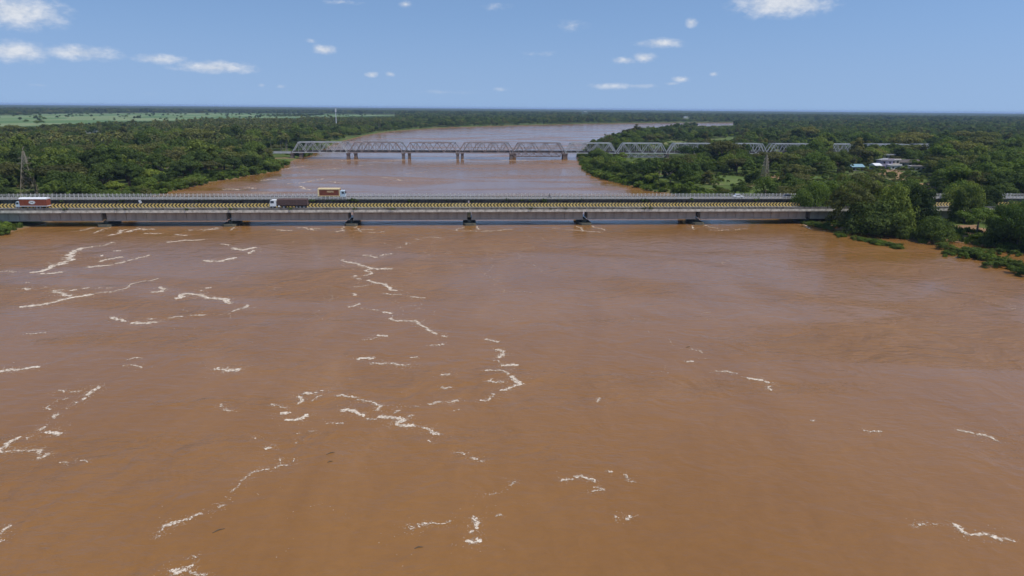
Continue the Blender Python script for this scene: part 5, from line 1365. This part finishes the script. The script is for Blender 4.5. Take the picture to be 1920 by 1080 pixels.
for rec in FOAM:
    st = rec[0]; pts = np.array([px(rec[i], rec[i + 1])[:2] for i in range(1, len(rec), 2)])
    for _ in range(4):                                     # ragged line: midpoint displacement
        mid_ = (pts[:-1] + pts[1:]) / 2; dl = pts[1:] - pts[:-1]; L = np.hypot(*dl.T)[:, None]
        mid_ = mid_ + np.column_stack([-dl[:, 1], dl[:, 0]]) / (L + 1e-6) * g.normal(size=(len(mid_), 1)) * np.minimum(L * 0.13, 1.2)
        o_ = np.empty((len(pts) + len(mid_), 2)); o_[0::2] = pts; o_[1::2] = mid_; pts = o_
    seg = np.hypot(*(pts[1:] - pts[:-1]).T); cum = np.concatenate([[0], np.cumsum(seg)]); tot = cum[-1]
    Dm = np.hypot(*pts.mean(0)); fs = np.clip(Dm / 170, 0.42, 2.2)       # flakes that read at this distance
    width = (0.20 + 0.55 * max(st - 0.35, 0)) * fs ** 0.75 * 1.25
    cnt = int(max(6, tot / (0.11 * fs) * (0.55 + 1.3 * st)))
    s_ = g.random(cnt) * tot
    gap = vnoise(s_ / (1.6 * fs) + g.random() * 90, np.full(cnt, g.random() * 90))
    s_ = s_[gap > 0.56 - 0.38 * min(st, 1.15)]
    gap2 = vnoise(s_ / (3.0 * fs) + g.random() * 90, np.full(len(s_), 3.3 + g.random() * 50))
    xx = np.interp(s_, cum, pts[:, 0]); yy = np.interp(s_, cum, pts[:, 1])
    j = np.clip(np.searchsorted(cum, s_) - 1, 0, len(seg) - 1); dr = pts[j + 1] - pts[j]; A = np.arctan2(dr[:, 1], dr[:, 0])
    off = g.normal(size=len(s_)) * width * (0.3 + 1.3 * gap2 ** 1.5) * 0.6
    C = np.column_stack([xx - np.sin(A) * off, yy + np.cos(A) * off])
    core = np.abs(off) < width * 0.8
    Ls = (0.11 + 0.30 * g.random(len(s_)) ** 2 * min(st, 1.1)) * fs * np.where(core, 1.25, 0.7); Ws = Ls * (0.35 + 0.4 * g.random(len(s_)))
    white = (g.random(len(s_)) < 0.25 + 0.75 * st) & (core | (g.random(len(s_)) < 0.4))
    for q, mk in ((0, white), (1, ~white)): CC[q].append((C[mk], Ls[mk], Ws[mk], A[mk] + g.normal(size=mk.sum()) * 0.5))
    vk = g.random(len(s_)) < 0.22
    CC[2].append((C[vk] + g.normal(size=(vk.sum(), 2)) * width * 0.5, (0.35 + 0.5 * g.random(vk.sum())) * fs, (0.14 + 0.2 * g.random(vk.sum())) * fs, A[vk] + g.normal(size=vk.sum()) * 0.3))
    # ravelled bits beside the line
    m_ = int(cnt * 0.22); s2 = g.random(m_) * tot
    C2 = np.column_stack([np.interp(s2, cum, pts[:, 0]), np.interp(s2, cum, pts[:, 1])]) + g.normal(size=(m_, 2)) * width * 2.6
    L2 = (0.06 + 0.12 * g.random(m_)) * fs; CC[1].append((C2, L2, L2 * 0.6, g.random(m_) * 3.14))
    for _ in range(int(1 + 2.2 * st)):
        i0 = g.integers(0, len(pts)); Lf = tot * (0.12 + 0.3 * g.random()); Lf = min(Lf, 9 * fs); ah = g.random() * 6.28
        q = pts[i0].copy(); N3 = int(max(4, Lf / (0.22 * fs)))
        wk = np.cumsum(np.column_stack([np.cos(ah + np.cumsum(g.normal(size=N3) * 0.35)), np.sin(ah + np.cumsum(g.normal(size=N3) * 0.35))]) * Lf / N3, 0) * np.array([1.25, 0.8])
        C4 = q + wk + g.normal(size=(N3, 2)) * 0.06 * fs; C4 = C4[vnoise(np.arange(N3) / 4.0 + g.random() * 50, np.zeros(N3) + g.random() * 50) > 0.38]
        L4 = (0.07 + 0.13 * g.random(len(C4))) * fs; CC[1].append((C4, L4, L4 * 0.55, g.random(len(C4)) * 3.14))
    # lace between the strands: threads along the creases of a noise field, close to the line
    m5 = int(min(9000, tot * 260 / fs * st)); s5 = g.random(m5) * tot
    C5 = np.column_stack([np.interp(s5, cum, pts[:, 0]), np.interp(s5, cum, pts[:, 1])]) + g.normal(size=(m5, 2)) * (0.55 + 0.5 * st) * fs * np.array([1.3, 1.0])
    k5 = np.abs(fbm(C5[:, 0] / (1.5 * fs) + 9, C5[:, 1] / (1.1 * fs) + 4, 3) - 0.44) < 0.011
    C5 = C5[k5]; L5 = (0.05 + 0.08 * g.random(len(C5))) * fs; CC[1].append((C5, L5, L5 * 0.6, g.random(len(C5)) * 3.14))
# long faint threads that the current has drawn out between the streaks
n6 = 420000; r6 = 52 + 180 * g.random(n6) ** 0.75; a6 = R_(-38) + R_(76) * g.random(n6); C6 = np.column_stack([np.sin(a6) * r6, np.cos(a6) * r6])
f6 = fbm(C6[:, 0] / 15 + 31, C6[:, 1] / 17 + 7, 4); m6 = fbm(C6[:, 0] / 26 + 70, C6[:, 1] / 26 + 12, 3) + np.where(C6[:, 0] < 8, 0.06, -0.05)
k6 = (np.abs(f6 - 0.46) < 0.0022 * np.clip(r6 / 110, 0.6, 1.6)) & (m6 > 0.52) & (g.random(n6) < 0.8); C6 = C6[k6]
L6 = (0.06 + 0.08 * g.random(len(C6))) * np.clip(r6[k6] / 120, 0.6, 1.6); CC[1].append((C6, L6, L6 * 0.6, g.random(len(C6)) * 3.14))
# bubbles and scraps strewn over the rest of the surface, thicker on the left
nn = 2600; r_ = 55 + 190 * g.random(nn) ** 0.7; a_ = R_(-38) + R_(76) * g.random(nn)
C3 = np.column_stack([np.sin(a_) * r_, np.cos(a_) * r_]); kp = (fbm(C3[:, 0] / 22, C3[:, 1] / 9, 3) > 0.50) & (g.random(nn) < np.where(C3[:, 0] < 5, 0.8, 0.22)); C3 = C3[kp]
L3 = (0.05 + 0.10 * g.random(len(C3))) * np.clip(np.hypot(*C3.T) / 130, 0.5, 1.6); CC[1].append((C3, L3, L3 * 0.5, g.random(len(C3)) * 3.14))
for q, mat, lab in ((0, 'foam_white', 'white foam streaks drifting on the brown flood water'), (1, 'foam_thin', 'thin tan froth scattered along the foam streaks'), (2, 'foam_veil', 'faint milky veil around the foam streaks')):
    C = np.concatenate([c[0] for c in CC[q]]); Lq = np.concatenate([c[1] for c in CC[q]]); Wq = np.concatenate([c[2] for c in CC[q]]); Aq = np.concatenate([c[3] for c in CC[q]])
    V, F = flakes(C, Lq, Wq, Aq, g)
    tag(link(('foam', 'froth', 'foam_veil')[q], mesh_np('foam', V, F, mat)), lab, kind='stuff')
for (x, y, L) in ((620, 850, 1.0), (619, 866, .6), (410, 995, 1.1), (785, 1027, .8), (1290, 651, 1.0)):
    b0 = px(x, y); mb = MB().tube([(-L / 2, 0, 0.02), (0, 0.08, 0.05), (L / 2, -0.05, 0.02)], [0.04, 0.07, 0.03], 6)
    o = mb.build('drift_branch', 'bark'); o.location = (b0[0], b0[1], 0.0); o.rotation_euler = (0, 0, g.random())
    tag(o, f"dark drifting branch on the open water {'left of centre' if x < 700 else ('at lower centre' if x < 900 else 'right of centre')}, {'larger' if L > .9 else 'small'}" + (' and lowest left' if x == 410 else ''), 'branch')

# ------------------------------------------------------------------ air
HAZE = 6.5e-5
mt = bpy.data.materials.new('haze_air'); mt.use_nodes = True; t = NT(mt.node_tree)
for n_ in list(t.n): t.n.remove(n_)
out = t.node('ShaderNodeOutputMaterial'); pv = t.node('ShaderNodeVolumePrincipled')
pv.inputs['Color'].default_value = (0.50, 0.68, 1.0, 1); pv.inputs['Density'].default_value = HAZE; pv.inputs['Anisotropy'].default_value = 0.0
t.l.new(pv.outputs[0], out.inputs['Volume']); MATS['haze_air'] = mt
tag(MB().box(-20500, 20500, -20500, 20500, -3.2, 46).build('haze', 'haze_air'), 'pale blue air over the plain', kind='stuff')
SC.cycles.volume_bounces = 0
SC.cycles.max_bounces = 4
SC.cycles.diffuse_bounces = 2
SC.cycles.transparent_max_bounces = 32
SC.cycles.pixel_filter_width = 1.15
SC.cycles.use_adaptive_sampling = True
SC.cycles.adaptive_threshold = 0.02
